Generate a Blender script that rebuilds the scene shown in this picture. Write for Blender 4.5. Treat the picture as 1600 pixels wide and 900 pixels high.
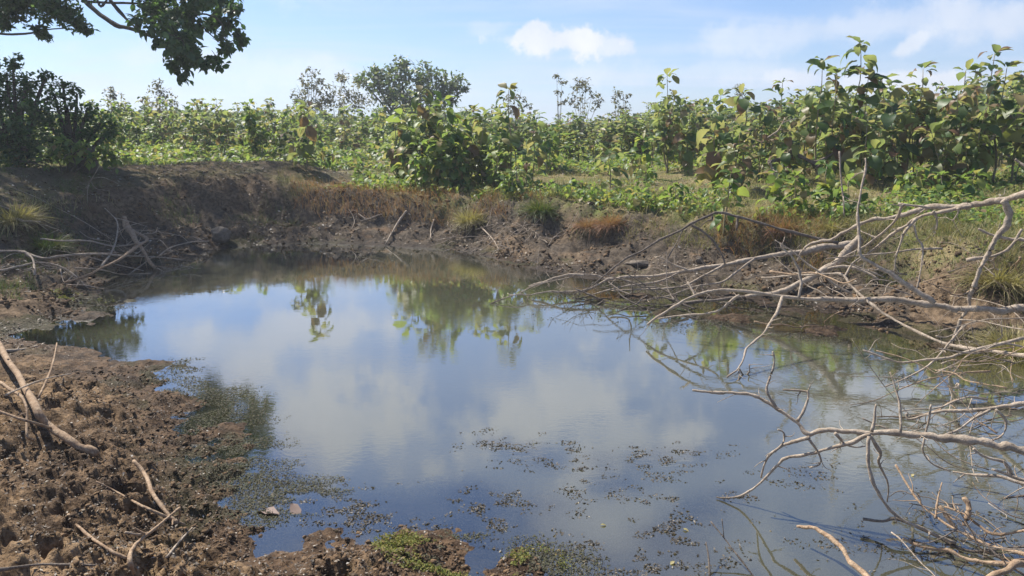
import bpy, math, random
import numpy as np
from mathutils import Vector, Matrix, Euler
random.seed(7); RNG = np.random.default_rng(11)
for o in list(bpy.data.objects): bpy.data.objects.remove(o)
S = bpy.context.scene; COL = S.collection

# ------------------------------------------------------------------ camera
CAM_Z = 2.2; PITCH = math.radians(12.2); F = 1160.0
cd = bpy.data.cameras.new('camera'); cam = bpy.data.objects.new('camera', cd); COL.objects.link(cam)
cam.location = (0, 0, CAM_Z); cam.rotation_euler = (math.radians(90) - PITCH, 0, 0)
cd.sensor_width = 36; cd.lens = 36*F/1600; cd.clip_end = 4000; cd.clip_start = 0.05
S.camera = cam

# ------------------------------------------------------------------ light
SUN_EL = math.radians(50); SUN_AZ = math.radians(-48)     # azimuth from +Y, negative = to the left
sd = bpy.data.lights.new('sun', 'SUN'); sun = bpy.data.objects.new('sun', sd); COL.objects.link(sun)
sd.energy = 4.9; sd.angle = math.radians(0.6); sd.color = (1, .95, .86)
sv = Vector((math.sin(SUN_AZ)*math.cos(SUN_EL), math.cos(SUN_AZ)*math.cos(SUN_EL), math.sin(SUN_EL)))
sun.rotation_euler = sv.to_track_quat('Z', 'Y').to_euler()
S.view_settings.view_transform = 'Standard'; S.view_settings.look = 'None'
S.view_settings.exposure = 0.85; S.view_settings.gamma = 1
W = bpy.data.worlds.new('World'); S.world = W; W.use_nodes = True

class NT:
    """small node helper"""
    def __init__(s, tree): s.t = tree; s.n = tree.nodes; s.l = tree.links
    def new(s, typ, **kw):
        n = s.n.new(typ)
        for k, v in kw.items():
            if k == 'ins':
                for kk, vv in v.items():
                    if isinstance(vv, bpy.types.NodeSocket): s.l.new(vv, n.inputs[kk])
                    else: n.inputs[kk].default_value = vv
            else: setattr(n, k, v)
        return n
    def math(s, op, a, b=0.0, c=None, clamp=False):
        ins = {0: a, 1: b}
        if c is not None: ins[2] = c
        return s.new('ShaderNodeMath', operation=op, use_clamp=clamp, ins=ins).outputs[0]
    def mix(s, fac, a, b, blend='MIX'):
        n = s.n.new('ShaderNodeMix'); n.data_type = 'RGBA'; n.blend_type = blend; n.clamp_factor = True
        for i, v in ((0, fac), (6, a), (7, b)):
            if isinstance(v, bpy.types.NodeSocket): s.l.new(v, n.inputs[i])
            elif i == 0: n.inputs[i].default_value = v
            else: n.inputs[i].default_value = (*v, 1) if len(v) == 3 else v
        return n.outputs[2]
    def noise(s, vec, scale, detail=4, rough=.55, dist=0, color=False):
        n = s.new('ShaderNodeTexNoise', ins={'Scale': scale, 'Detail': detail, 'Roughness': rough, 'Distortion': dist})
        if vec is not None: s.l.new(vec, n.inputs['Vector'])
        return n.outputs['Color' if color else 'Fac']
    def ramp(s, fac, a, b, smooth=True):
        n = s.new('ShaderNodeMapRange', interpolation_type='SMOOTHSTEP' if smooth else 'LINEAR', ins={0: fac, 1: a, 2: b})
        return n.outputs[0]

def build_world():
    w = NT(W.node_tree); w.n.clear()
    sky = w.new('ShaderNodeTexSky', sky_type='NISHITA', sun_disc=False)
    sky.sun_elevation = SUN_EL; sky.sun_rotation = SUN_AZ; sky.air_density = 1.0; sky.dust_density = 0.5; sky.ozone_density = 2.6
    tc = w.new('ShaderNodeTexCoord').outputs['Generated']
    sp = w.new('ShaderNodeSeparateXYZ', ins={0: tc}); x, y, z = sp.outputs
    ya = w.math('MAXIMUM', y, .05)
    u = w.math('DIVIDE', x, ya); v = w.math('DIVIDE', z, ya)
    # high thin cloud on a flat layer
    zz = w.math('ADD', w.math('MAXIMUM', z, 0), .10)
    pl = w.new('ShaderNodeCombineXYZ', ins={0: w.math('DIVIDE', x, zz), 1: w.math('DIVIDE', y, zz), 2: 0.0}).outputs[0]
    n1 = w.noise(pl, .55, 6, .55, .6)
    mp = w.new('ShaderNodeMapping', ins={0: pl, 2: (0, 0, .5), 3: (.35, 1.0, 1)}).outputs[0]
    n2 = w.noise(mp, 1.1, 5, .6, .8)
    thin = w.math('ADD', w.math('MULTIPLY', w.ramp(n1, .44, .72), .36), w.math('MULTIPLY', w.ramp(n2, .42, .72), .42))
    # horizon milkiness
    hz = w.math('POWER', w.math('SUBTRACT', 1.0, w.math('MAXIMUM', z, 0), clamp=True), 7.0)
    thin = w.math('ADD', thin, w.math('MULTIPLY', hz, .42))
    # cumulus puffs: ellipses in tangent coordinates, edges torn by noise
    fine = w.noise(tc, 20, 8, .66); fine2 = w.noise(tc, 9, 5, .55)
    total = None
    for cx, cy, rx, ry, rot, amp, soft in [
        (.074, .110, .075, .0205, 0, .95, .45), (.030, .116, .030, .018, 0, .9, .45), (.125, .104, .040, .013, 0, .75, .5),
        (.512, .104, .026, .011, .5, .7, .6), (.55, .058, .075, .014, 0, .8, .5), (.47, .052, .05, .012, 0, .6, .6), (.37,.062,.04,.012,0,.6,.6),
        (.42, .125, .20, .022, .12, .45, .9), (.66, .135, .16, .03, 0, .6, .9), (-.35, .075, .2, .018, -.1, .35, .9), (.22, .07, .12, .015, 0, .35, .9), (-.03, .125, .03, .008, 0, .3, .8), (.30, .115, .04, .012, .3, .4, .9),
        (-.26, .41, .16, .085, .35, .75, .8), (-.33, .285, .16, .032, -.1, .6, .8), (.07, .375, .14, .06, -.35, .72, .8), (.17, .45, .10, .05, -.4, .6, .8),
        (.52, .42, .12, .10, 0, .75, .8), (.25, .62, .3, .09, .2, .4, 1), (-.2, .7, .3, .1, .1, .3, 1), (-.5, .20, .25, .05, .05, .35, 1)]:
        du = w.math('SUBTRACT', u, cx); dv = w.math('SUBTRACT', v, cy)
        c, s_ = math.cos(rot), math.sin(rot)
        a = w.math('ADD', w.math('MULTIPLY', du, c/rx), w.math('MULTIPLY', dv, s_/rx))
        b = w.math('ADD', w.math('MULTIPLY', du, -s_/ry), w.math('MULTIPLY', dv, c/ry))
        r = w.math('SQRT', w.math('ADD', w.math('MULTIPLY', a, a), w.math('MULTIPLY', b, b)))
        r = w.math('ADD', r, w.math('MULTIPLY', w.math('SUBTRACT', fine, .5), 3.0))
        r = w.math('ADD', r, w.math('MULTIPLY', w.math('SUBTRACT', fine2, .5), 2.6))
        m = w.math('MULTIPLY', w.math('SUBTRACT', 1.0, w.ramp(r, 1.0-soft*.8, 1.0+soft*.5)), amp)
        total = m if total is None else w.math('MAXIMUM', total, m)
    front = w.ramp(y, 0.02, .2)
    total = w.math('MULTIPLY', total, front)
    blue = w.mix(1.0, sky.outputs[0], (.62, .80, 1.08), 'MULTIPLY')
    col = w.mix(w.math('MULTIPLY', thin, 1.0, clamp=True), blue, SKYW)
    cc = w.mix(w.ramp(fine2, .35, .65), CLD1, CLD2)
    col = w.mix(total, col, cc)
    bg = w.new('ShaderNodeBackground', ins={'Color': col, 'Strength': .077})
    out = w.new('ShaderNodeOutputWorld', ins={0: bg.outputs[0]})
SKYW = (5.0, 5.8, 7.3); CLD1 = (7.2, 7.3, 7.6); CLD2 = (5.8, 6.2, 7.0)
build_world()

# ------------------------------------------------------------------ projection helpers (real positions, photograph as a map)
CT, ST = math.cos(PITCH), math.sin(PITCH)
def ray(px, py):
    u = (px-800)/F; v = (py-450)/F
    return np.array([u, CT - v*ST, -ST - v*CT])
def P(px, py, t): return np.array([0, 0, CAM_Z]) + ray(px, py)*t
def onz(px, py, z=0.0):
    d = ray(px, py); return np.array([0, 0, CAM_Z]) + d*((z-CAM_Z)/d[2])
def topz(D, py):                                   # height of a point seen at row py at distance D
    return CAM_Z + D*math.tan(math.atan((450-py)/F) - PITCH)
def colx(px, D): return (px-800)/F/1.02*D

# ------------------------------------------------------------------ noise
TB = np.random.default_rng(5).random((256, 256))
def vn(x, y, s=0):
    x = np.asarray(x, float) + s*17.31; y = np.asarray(y, float) + s*9.77
    xi = np.floor(x).astype(int); yi = np.floor(y).astype(int); fx = x-xi; fy = y-yi
    fx = fx*fx*fx*(fx*(fx*6-15)+10); fy = fy*fy*fy*(fy*(fy*6-15)+10)
    a = TB[xi & 255, yi & 255]; b = TB[(xi+1) & 255, yi & 255]; c = TB[xi & 255, (yi+1) & 255]; d = TB[(xi+1) & 255, (yi+1) & 255]
    return (a*(1-fx)+b*fx)*(1-fy) + (c*(1-fx)+d*fx)*fy
def fbm(x, y, f, o=4, s=0, g=.5):
    t = 0; a = 1; n = 0
    for i in range(o):
        cs, sn = math.cos(i*1.1+.4), math.sin(i*1.1+.4)
        t = t + a*vn((x*cs-y*sn)*f, (x*sn+y*cs)*f, s+i*3); n += a; a *= g; f *= 2.03
    return t/n
def sst(a, b, x):
    t = np.clip((x-a)/(b-a), 0, 1); return t*t*(3-2*t)

# ------------------------------------------------------------------ terrain
# shoreline: (point, bank height, bank width, beach, bed slope)
NB = (.60, 3.0, .2, .75); LM = (.85, 2.6, .3, .2); LF = (.98, 2.3, .15, .5); MI = (.80, 1.35, .08, .6); RM = (.80, 1.9, .35, .3); RI = (.80, 1.7, .5, .25)
SH = [((4.6, .9), NB), ((3.2, 2.0), NB), ((1.6, 3.0), NB)]
for px, py in [(900, 915), (860, 880), (828, 846), (785, 880), (750, 893), (724, 856), (650, 818), (570, 808), (492, 818), (445, 832), (428, 800), (415, 775), (385, 735),
               (352, 690), (318, 648), (285, 612), (262, 590), (190, 570), (130, 548)]: SH.append((tuple(onz(px, py)[:2]), NB))
for px, py in [(40, 536), (28, 522), (100, 505), (152, 488), (128, 464)]: SH.append((tuple(onz(px, py)[:2]), LM))
for px, py in [(187, 430), (247, 414), (300, 400), (367, 388), (420, 383)]: SH.append((tuple(onz(px, py)[:2]), LF))
for px, py in [(500, 381), (580, 384), (700, 391), (760, 401)]: SH.append((tuple(onz(px, py)[:2]), MI))
for px, py in [(800, 410), (850, 421), (900, 430), (960, 438), (1020, 446), (1100, 458), (1160, 466)]: SH.append((tuple(onz(px, py)[:2]), RM))
for px, py in [(1230, 478), (1300, 492), (1380, 520), (1440, 543), (1520, 556), (1600, 560)]: SH.append((tuple(onz(px, py)[:2]), RI))
SH += [((7.5, 6.4), RI), ((8.3, 4.2), RI), ((7.0, 1.8), NB)]
SP = np.array([s[0] for s in SH]); SQ = np.array([s[1] for s in SH])
def sdf(x, y):
    x = np.asarray(x, float).ravel(); y = np.asarray(y, float).ravel()
    best = np.full(x.shape, 1e9); ins = np.zeros(x.shape, bool); wsum = np.zeros(x.shape); par = np.zeros((4,)+x.shape)
    for i in range(len(SP)):
        ax, ay = SP[i]; bx, by = SP[(i+1) % len(SP)]
        dx, dy = bx-ax, by-ay; L2 = dx*dx+dy*dy
        t = np.clip(((x-ax)*dx+(y-ay)*dy)/L2, 0, 1)
        q = (x-ax-t*dx)**2+(y-ay-t*dy)**2
        best = np.minimum(best, q)
        c = ((ay > y) != (by > y)) & (x < (bx-ax)*(y-ay)/((by-ay) if by != ay else 1e-9)+ax)
        ins ^= c
        w = math.sqrt(L2)/(q+.05)**2
        wsum += w
        for k in range(4): par[k] += w*(SQ[i, k]*(1-t)+SQ[(i+1) % len(SP), k]*t)
    d = np.sqrt(best); d = np.where(ins, -d, d)
    return d, par/wsum
WEED = []           # (x, y, radius, top)
for px, py, r, tz in [(780, 690, .34, -.06), (820, 700, .28, -.05), (735, 770, .36, -.04), (770, 790, .3, -.05), (740, 830, .34, -.03), (700, 860, .28, -.02), (860, 790, .25, -.07),
                      (1040, 712, .35, -.08), (1075, 706, .25, -.05), (1090, 800, .34, -.05), (1000, 835, .3, -.03), (1040, 850, .3, -.03), (960, 880, .3, -.02), (1060, 880, .3, -.03),
                      (900, 885, .3, -.01), (1130, 775, .25, -.06), (560, 800, .35, -.05), (500, 770, .35, -.03), (470, 800, .3, -.01), (620, 820, .3, -.04), (850, 720, .3, -.09),
                      (1250, 740, .25, -.06), (1380, 850, .3, -.05), (1500, 820, .4, -.05), (800, 850, .35, -.03), (560, 830, .25, -.01), (950, 720, .35, -.10), (980, 760, .3, -.1)]:
    p = onz(px, py); WEED.append((p[0]+random.uniform(-.1, .1), p[1], r*random.uniform(.6, .95), tz*.6))
FLATS = []
for px, py, r, tz in [(300, 615, .38, .0), (345, 660, .36, -.01), (385, 705, .32, -.01), (270, 590, .4, .01), (410, 745, .3, -.01), (430, 785, .26, .0), (345, 600, .3, -.03), (365, 735, .35, .01), (320, 690, .35, .02), (240, 575, .35, .02),
                      (930, 470, .7, -.03), (1030, 490, .6, -.02), (1130, 500, .6, -.01), (1230, 512, .5, -.01), (1090, 474, .7, .0), (1190, 492, .5, .01), (1000, 465, .6, -.01), (1310, 522, .4, .0), (660, 868, .22, .02), (120, 500, .5, .02), (175, 470, .5, -.01)]:
    p = onz(px, py); FLATS.append((p[0], p[1], r, tz))
PITS = []
for i in range(200):
    a = random.uniform(-42, 12); r = random.uniform(2.2, 7.0)
    PITS.append((r*math.sin(math.radians(a)), r*math.cos(math.radians(a)), random.uniform(.05, .12), random.uniform(.025, .075)))
MPTS = np.array([(-14, 10.5), (-10.2, 12.8), (-8.4, 15.2), (-6.6, 16.9), (-5.2, 17.6)])
def height(x, y, full=False, detail=True):
    shp = np.shape(x); x = np.asarray(x, float).ravel(); y = np.asarray(y, float).ravel()
    wx = (fbm(x, y, .9, 3, 40)-.5)*.4; wy = (fbm(x, y, .9, 3, 50)-.5)*.4
    d, (H, Wd, B, K) = sdf(x+wx, y+wy)
    near = sst(9.5, 6.5, y)*sst(5.5, 2.5, x)
    out = np.maximum(d, 0); ind = np.maximum(-d, 0)
    s = np.clip((out-B)/Wd, 0, 1); steep = s*s*(3-2*s); prof = steep*(1-near)+near*(s*.75+.25*steep)
    # undercut-like lip on the far banks: profile pushed towards a scarp
    lipn = fbm(x, y, .7, 3, 61)
    scarp = sst(.45, .95, s+(lipn-.5)*.35)*.45+s*.55
    prof = prof*near + scarp*(1-near)
    h = (.035+.07*near)*np.minimum(out, .8)+H*prof
    far = sst(7, 12, y+np.abs(x)*.3)
    h = h + far*np.minimum(.062*np.maximum(out-Wd-.8, 0), .80)
    # spoil mound on the left
    md = np.full(x.shape, 1e9)
    for i in range(len(MPTS)-1):
        a, b = MPTS[i], MPTS[i+1]; v = b-a; t = np.clip(((x-a[0])*v[0]+(y-a[1])*v[1])/(v@v), 0, 1)
        md = np.minimum(md, np.hypot(x-a[0]-t*v[0], y-a[1]-t*v[1]))
    h = h + np.exp(-(md/1.25)**2)*.42*sst(0, 1.4, out)
    fl = np.zeros(x.shape)
    bed = -.75*(1-np.exp(-ind*K))
    for wxx, wyy, r, tz in WEED:
        q = np.exp(-((x-wxx)**2+(y-wyy)**2)/(r*r)); bed = bed*(1-.93*q)+tz*q*.93*(ind > 0)
    for wxx, wyy, r, tz in FLATS:
        q = np.exp(-((x-wxx)**2+(y-wyy)**2)/(r*r)); bed = bed*(1-.95*q)+tz*q*.95; fl = np.maximum(fl, q)
    h = np.where(d > 0, h, bed)
    if detail:
        shore = np.exp(-(np.abs(d)/.5)**2)
        n = (fbm(x, y, 1.1, 4, 1)-.5)*.16*sst(.1, 1.2, out)+(fbm(x, y, 2.2, 4, 9)-.5)*.07*shore+fl*((fbm(x, y*1.7, 2.2, 4, 15, .6)-.53)*.22+(fbm(x, y, 11, 3, 16)-.5)*.06)
        bank = sst(.05, .4, out)*sst(Wd+1.2, Wd*.6, out)*(1-near)
        rid = 1-np.abs(2*fbm(x, y, 1.5, 5, 21, .6)-1)
        n = n+bank*((rid-.72)*.27+(fbm(x, y, 5, 3, 31)-.5)*.10)
        sm_ = sst(.38, .58, fbm(x, y, .9, 3, 66)); mud = near*sst(.0, 1.0, d)*(.28+.72*sm_)+near*.18*np.exp(-(d/.5)**2)
        bil = np.abs(2*fbm(x, y, 2.0, 2, 71)-1)*.6+np.abs(2*vn(x*5.3, y*5.3, 73)-1)*.3+np.abs(2*vn(x*11, y*11, 75)-1)*.2+np.abs(2*vn(x*23, y*23, 77)-1)*.12
        bil2 = 1-np.abs(2*fbm(x, y, 6.5, 3, 84, .6)-1)
        n = n+mud*(bil-.42)*.125+near*sst(-.15, .3, d)*((fbm(x, y, 17, 3, 81)-.5)*.045+(fbm(x, y, 5, 3, 82)-.5)*.05)+mud*(bil2-.75)*.09+mud*(1-np.abs(2*fbm(x, y, 14, 2, 87)-1)-.75)*.05
        if near.max() > 0:
            m = near > .3; xs, ys = x[m], y[m]; dep = np.zeros(xs.shape)
            for a, b, r, k in PITS:
                q = np.hypot(xs-a, ys-b)/r; sel = q < 2
                dep[sel] += k*(-np.exp(-q[sel]**2*1.3)+.45*np.exp(-((q[sel]-1.25)/.3)**2))
            n[m] += dep*sst(.0, .5, out[m])
        h = h+n
    if full: return h, d, H, Wd, near, md
    return h.reshape(shp)
TS = np.geomspace(1.6, 90, 700)
def hit(px, py, off=0.0):
    d = ray(px, py); pts = np.array([0, 0, CAM_Z])[None]+d[None]*TS[:, None]
    g = height(pts[:, 0], pts[:, 1])
    k = np.argmax(pts[:, 2] < g) if (pts[:, 2] < g).any() else len(TS)-1
    t0, t1 = TS[k-1], TS[k]; a = pts[k-1, 2]-g[k-1]; b = g[k]-pts[k, 2]
    t = t0+(t1-t0)*a/(a+b+1e-9)
    q = np.array([0, 0, CAM_Z])+d*t; q[2] += off; return q
def gz(x, y): return float(height(np.array([x]), np.array([y]))[0])

# ------------------------------------------------------------------ mesh helpers
def mesh_np(name, v, f, smooth=True):
    """v (n,3); f (m,4) or (m,3) int arrays"""
    me = bpy.data.meshes.new(name); v = np.asarray(v, np.float32); f = np.asarray(f, np.int32)
    me.vertices.add(len(v)); me.vertices.foreach_set('co', v.ravel())
    k = f.shape[1]; me.loops.add(f.size); me.loops.foreach_set('vertex_index', f.ravel())
    me.polygons.add(len(f)); me.polygons.foreach_set('loop_start', np.arange(0, f.size, k, dtype=np.int32))
    me.polygons.foreach_set('use_smooth', np.full(len(f), smooth)); me.update(calc_edges=True); me.validate()
    return me
def tag(o, label=None, cat=None, group=None, kind=None):
    if label: o['label'] = label
    if cat: o['category'] = cat
    if group: o['group'] = group
    if kind: o['kind'] = kind
    return o
def obj(name, me, mat=None, parent=None, loc=None):
    o = bpy.data.objects.new(name, me); COL.objects.link(o)
    if mat and not me.materials: me.materials.append(mat)
    if parent: o.parent = parent
    if loc is not None: o.location = loc
    return o
def empty(name, loc, rz=0):
    o = bpy.data.objects.new(name, None); COL.objects.link(o); o.location = loc; o.rotation_euler = (0, 0, rz); o.empty_display_size = .1
    return o
def copy_tree(o):
    c = o.copy(); COL.objects.link(c)
    for ch in list(o.children):
        k = ch.copy(); COL.objects.link(k); k.parent = c
    return c

# ------------------------------------------------------------------ materials
def new_mat(name):
    m = bpy.data.materials.new(name); m.use_nodes = True; t = NT(m.node_tree); t.n.clear(); return m, t
def finish(t, sh): t.new('ShaderNodeOutputMaterial', ins={0: sh})
def leaf_mat(name, cols, trans=.4, rough=.5, under=0.0):
    m, t = new_mat(name)
    r1 = t.new('ShaderNodeNewGeometry').outputs['Random Per Island']; r2 = t.new('ShaderNodeObjectInfo').outputs['Random']
    r = t.math('FRACT', t.math('ADD', r1, t.math('MULTIPLY', r2, 7.13)))
    rp = t.n.new('ShaderNodeValToRGB'); t.l.new(r, rp.inputs[0]); e = rp.color_ramp.elements
    while len(e) < len(cols): e.new(.5)
    for k, (p, c) in enumerate(cols): e[k].position = p; e[k].color = (*c, 1)
    pos = t.new('ShaderNodeNewGeometry').outputs['Position']
    n = t.noise(pos, 9, 3)
    col = t.mix(t.math('MULTIPLY', t.ramp(n, .4, .7), .35), rp.outputs[0], (.55, .5, .3), 'MULTIPLY')
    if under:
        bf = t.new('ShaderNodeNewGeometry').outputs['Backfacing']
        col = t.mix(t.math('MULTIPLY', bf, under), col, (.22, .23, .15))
    pr = t.new('ShaderNodeBsdfPrincipled', ins={'Base Color': col, 'Roughness': rough, 'Specular IOR Level': .45})
    tc = t.mix(.5, col, (.5, .6, .1), 'MULTIPLY'); tc = t.mix(1.0, tc, (2.2, 2.2, 1.6), 'MULTIPLY')
    tr = t.new('ShaderNodeBsdfTranslucent', ins={'Color': tc})
    finish(t, t.new('ShaderNodeMixShader', ins={0: trans, 1: pr.outputs[0], 2: tr.outputs[0]}).outputs[0]); return m
M = {}
M['teak'] = leaf_mat('sapling_leaf', [(0, (.045, .09, .028)), (.3, (.08, .135, .036)), (.55, (.135, .175, .055)), (.68, (.20, .21, .07)), (.8, (.25, .19, .10)), (.92, (.24, .15, .09)), (1, (.16, .09, .055))], .5, .45, .6)
M['bright'] = leaf_mat('bright_leaf', [(0, (.06, .115, .028)), (.35, (.105, .18, .035)), (.7, (.19, .25, .05)), (.88, (.29, .27, .08)), (1, (.24, .16, .085))], .47, .5, .3)
M['dark'] = leaf_mat('dark_leaf', [(0, (.045, .09, .04)), (.5, (.07, .13, .055)), (1, (.11, .18, .07))], .45)
M['farleaf'] = leaf_mat('far_tree_leaf', [(0, (.07, .11, .05)), (.5, (.11, .15, .07)), (1, (.17, .18, .11))], .4)
M['sparse'] = leaf_mat('sparse_tree_leaf', [(0, (.12, .12, .09)), (.5, (.16, .15, .11)), (1, (.2, .18, .13))], .3)
M['dry'] = leaf_mat('dry_grass_blade', [(0, (.26, .22, .09)), (.5, (.42, .36, .19)), (.8, (.16, .15, .06)), (1, (.34, .27, .16))], .25, .7)
M['rust'] = leaf_mat('rust_grass_blade', [(0, (.20, .10, .055)), (.35, (.34, .17, .10)), (.7, (.30, .185, .11)), (.9, (.20, .15, .08)), (1, (.44, .31, .21))], .25, .7)
M['straw'] = leaf_mat('straw_grass_blade', [(0, (.16, .13, .06)), (.4, (.26, .21, .11)), (.7, (.13, .15, .05)), (1, (.34, .28, .18))], .3, .7)
M['grass'] = leaf_mat('green_grass_blade', [(0, (.05, .09, .02)), (.5, (.08, .12, .03)), (.85, (.14, .15, .05)), (1, (.2, .17, .08))], .3, .6)
M['weed'] = leaf_mat('pond_weed_leaf', [(0, (.02, .015, .010)), (.4, (.055, .043, .030)), (.8, (.10, .08, .055)), (.97, (.14, .11, .08)), (1, (.35, .3, .22))], .2, .6)
M['alga'] = leaf_mat('algae_flake', [(0, (.05, .046, .032)), (.45, (.08, .074, .048)), (.75, (.085, .09, .04)), (1, (.15, .125, .09))], .15, .9)
M['litter'] = leaf_mat('leaf_litter', [(0, (.05, .035, .025)), (.5, (.12, .085, .06)), (.85, (.2, .16, .12)), (1, (.42, .38, .33))], .1, .7)

def bark_mat(name, c1, c2, sc=30):
    m, t = new_mat(name)
    tc = t.new('ShaderNodeTexCoord').outputs['Object']
    n = t.noise(tc, sc, 6, .65); n2 = t.noise(tc, sc*.18, 3)
    col = t.mix(t.ramp(n, .35, .65), c1, c2); col = t.mix(t.math('MULTIPLY', t.ramp(n2, .5, .7), .5), col, tuple(c*.55 for c in c1))
    col = t.mix(t.math('MULTIPLY', t.ramp(t.noise(tc, sc*2.5, 2), .62, .7), .6), col, (.07, .055, .045))
    st = t.new('ShaderNodeMapping', ins={0: tc, 3: (1, 1, .35)}).outputs[0]
    col = t.mix(t.math('MULTIPLY', t.ramp(t.noise(st, sc*5, 4, .7), .5, .62), .45), col, tuple(c*.45 for c in c1))
    b = t.new('ShaderNodeBump', ins={'Strength': 1.0, 'Distance': .012, 'Height': n})
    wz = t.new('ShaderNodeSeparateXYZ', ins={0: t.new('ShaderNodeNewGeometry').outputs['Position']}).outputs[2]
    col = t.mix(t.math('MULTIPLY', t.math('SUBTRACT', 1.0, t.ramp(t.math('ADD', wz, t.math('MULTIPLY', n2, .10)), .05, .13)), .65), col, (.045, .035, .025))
    pr = t.new('ShaderNodeBsdfPrincipled', ins={'Base Color': col, 'Roughness': .85, 'Specular IOR Level': .2, 'Normal': b.outputs[0]})
    finish(t, pr.outputs[0]); return m
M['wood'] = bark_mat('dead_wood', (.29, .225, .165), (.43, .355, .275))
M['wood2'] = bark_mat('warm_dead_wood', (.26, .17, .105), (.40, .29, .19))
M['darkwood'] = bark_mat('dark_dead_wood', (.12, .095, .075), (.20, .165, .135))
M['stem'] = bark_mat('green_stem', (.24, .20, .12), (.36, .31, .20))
M['bark'] = bark_mat('tree_bark', (.08, .065, .05), (.13, .105, .085), 12)
M['stone'] = bark_mat('stone_surface', (.13, .105, .08), (.2, .165, .13), 14)

def ground_mat():
    m, t = new_mat('earth')
    pos = t.new('ShaderNodeNewGeometry').outputs['Position']
    at = t.new('ShaderNodeAttribute', attribute_name='zone'); sp = t.new('ShaderNodeSeparateColor', ins={0: at.outputs['Color']})
    wet, field, warm = sp.outputs; alg = at.outputs['Alpha']
    n1 = t.noise(pos, 2.3, 6, .6); n2 = t.noise(pos, 14, 6, .62); n3 = t.noise(pos, 60, 4, .6); n4 = t.noise(pos, .8, 4)
    soil = t.mix(t.ramp(n2, .35, .7), (.056, .044, .033), (.125, .098, .072))
    soil = t.mix(t.math('MULTIPLY', t.ramp(n1, .55, .72), .75), soil, (.21, .135, .08))
    wm = t.mix(t.ramp(n2, .38, .60), (.105, .066, .035), (.28, .188, .108)); wm = t.mix(t.math('MULTIPLY', t.ramp(n1, .48, .64), .75), wm, (.048, .030, .018))
    col = t.mix(warm, soil, wm)
    fl = t.mix(t.ramp(n1, .4, .6), (.13, .145, .045), (.24, .19, .10)); fl = t.mix(t.ramp(n2, .45, .7), fl, (.09, .07, .04))
    col = t.mix(field, col, fl)
    al = t.mix(t.ramp(n2, .4, .65), (.075, .075, .028), (.12, .10, .055)); col = t.mix(alg, col, al)
    col = t.mix(t.math('MULTIPLY', t.ramp(n3, .55, .75), .3), col, (.30, .24, .18))
    col = t.mix(wet, col, t.mix(1.0, col, (.42, .38, .36), 'MULTIPLY'))
    ro = t.math('SUBTRACT', .95, t.math('MULTIPLY', wet, .3))
    h = t.math('ADD', t.math('MULTIPLY', n2, 1.0), t.math('MULTIPLY', n3, .5))
    b = t.new('ShaderNodeBump', ins={'Strength': .9, 'Distance': .035, 'Height': h})
    pr = t.new('ShaderNodeBsdfPrincipled', ins={'Base Color': col, 'Roughness': ro, 'Specular IOR Level': .12, 'Normal': b.outputs[0]})
    finish(t, pr.outputs[0]); return m
M['ground'] = ground_mat()
def water_mat():
    m, t = new_mat('pond_water_surface')
    pos = t.new('ShaderNodeNewGeometry').outputs['Position']
    dep = t.new('ShaderNodeAttribute', attribute_name='depth').outputs['Fac']
    # opacity of the silt rises with depth
    op = t.math('SUBTRACT', 1.0, t.math('POWER', 2.718, t.math('MULTIPLY', dep, -7.0)))
    op = t.math('ADD', t.math('MULTIPLY', op, .90), .05)
    mp = t.new('ShaderNodeMapping', ins={0: pos, 2: (0, 0, .25), 3: (1.0, 1.9, 1)}).outputs[0]
    a = t.noise(mp, 5.0, 3, .5, .4); b_ = t.noise(mp, 14, 3, .55, .6); c = t.noise(mp, 1.6, 2)
    patch = t.ramp(t.noise(pos, .55, 3), .42, .68)
    h = t.math('ADD', t.math('MULTIPLY', a, .6), t.math('MULTIPLY', t.math('MULTIPLY', b_, .9), t.math('ADD', .2, t.math('MULTIPLY', patch, 3.0))))
    h = t.math('ADD', h, t.math('MULTIPLY', c, .25))
    bp = t.new('ShaderNodeBump', ins={'Strength': .014, 'Distance': .03, 'Height': h}).outputs[0]
    silt = t.mix(t.noise(pos, .5, 3), (.076, .076, .048), (.092, .092, .062))
    df = t.new('ShaderNodeBsdfDiffuse', ins={'Color': silt})
    tr = t.new('ShaderNodeBsdfTransparent', ins={'Color': (.86, .84, .74, 1)})
    body = t.new('ShaderNodeMixShader', ins={0: op, 1: tr.outputs[0], 2: df.outputs[0]})
    gl = t.new('ShaderNodeBsdfGlossy', ins={'Color': (1, 1, 1, 1), 'Roughness': .008, 'Normal': bp})
    fr = t.new('ShaderNodeFresnel', ins={'IOR': 1.62, 'Normal': bp})
    refl = t.math('ADD', t.math('MULTIPLY', fr.outputs[0], 1.45), .09, clamp=True)
    finish(t, t.new('ShaderNodeMixShader', ins={0: refl, 1: body.outputs[0], 2: gl.outputs[0]}).outputs[0]); return m
M['water'] = water_mat()

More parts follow.
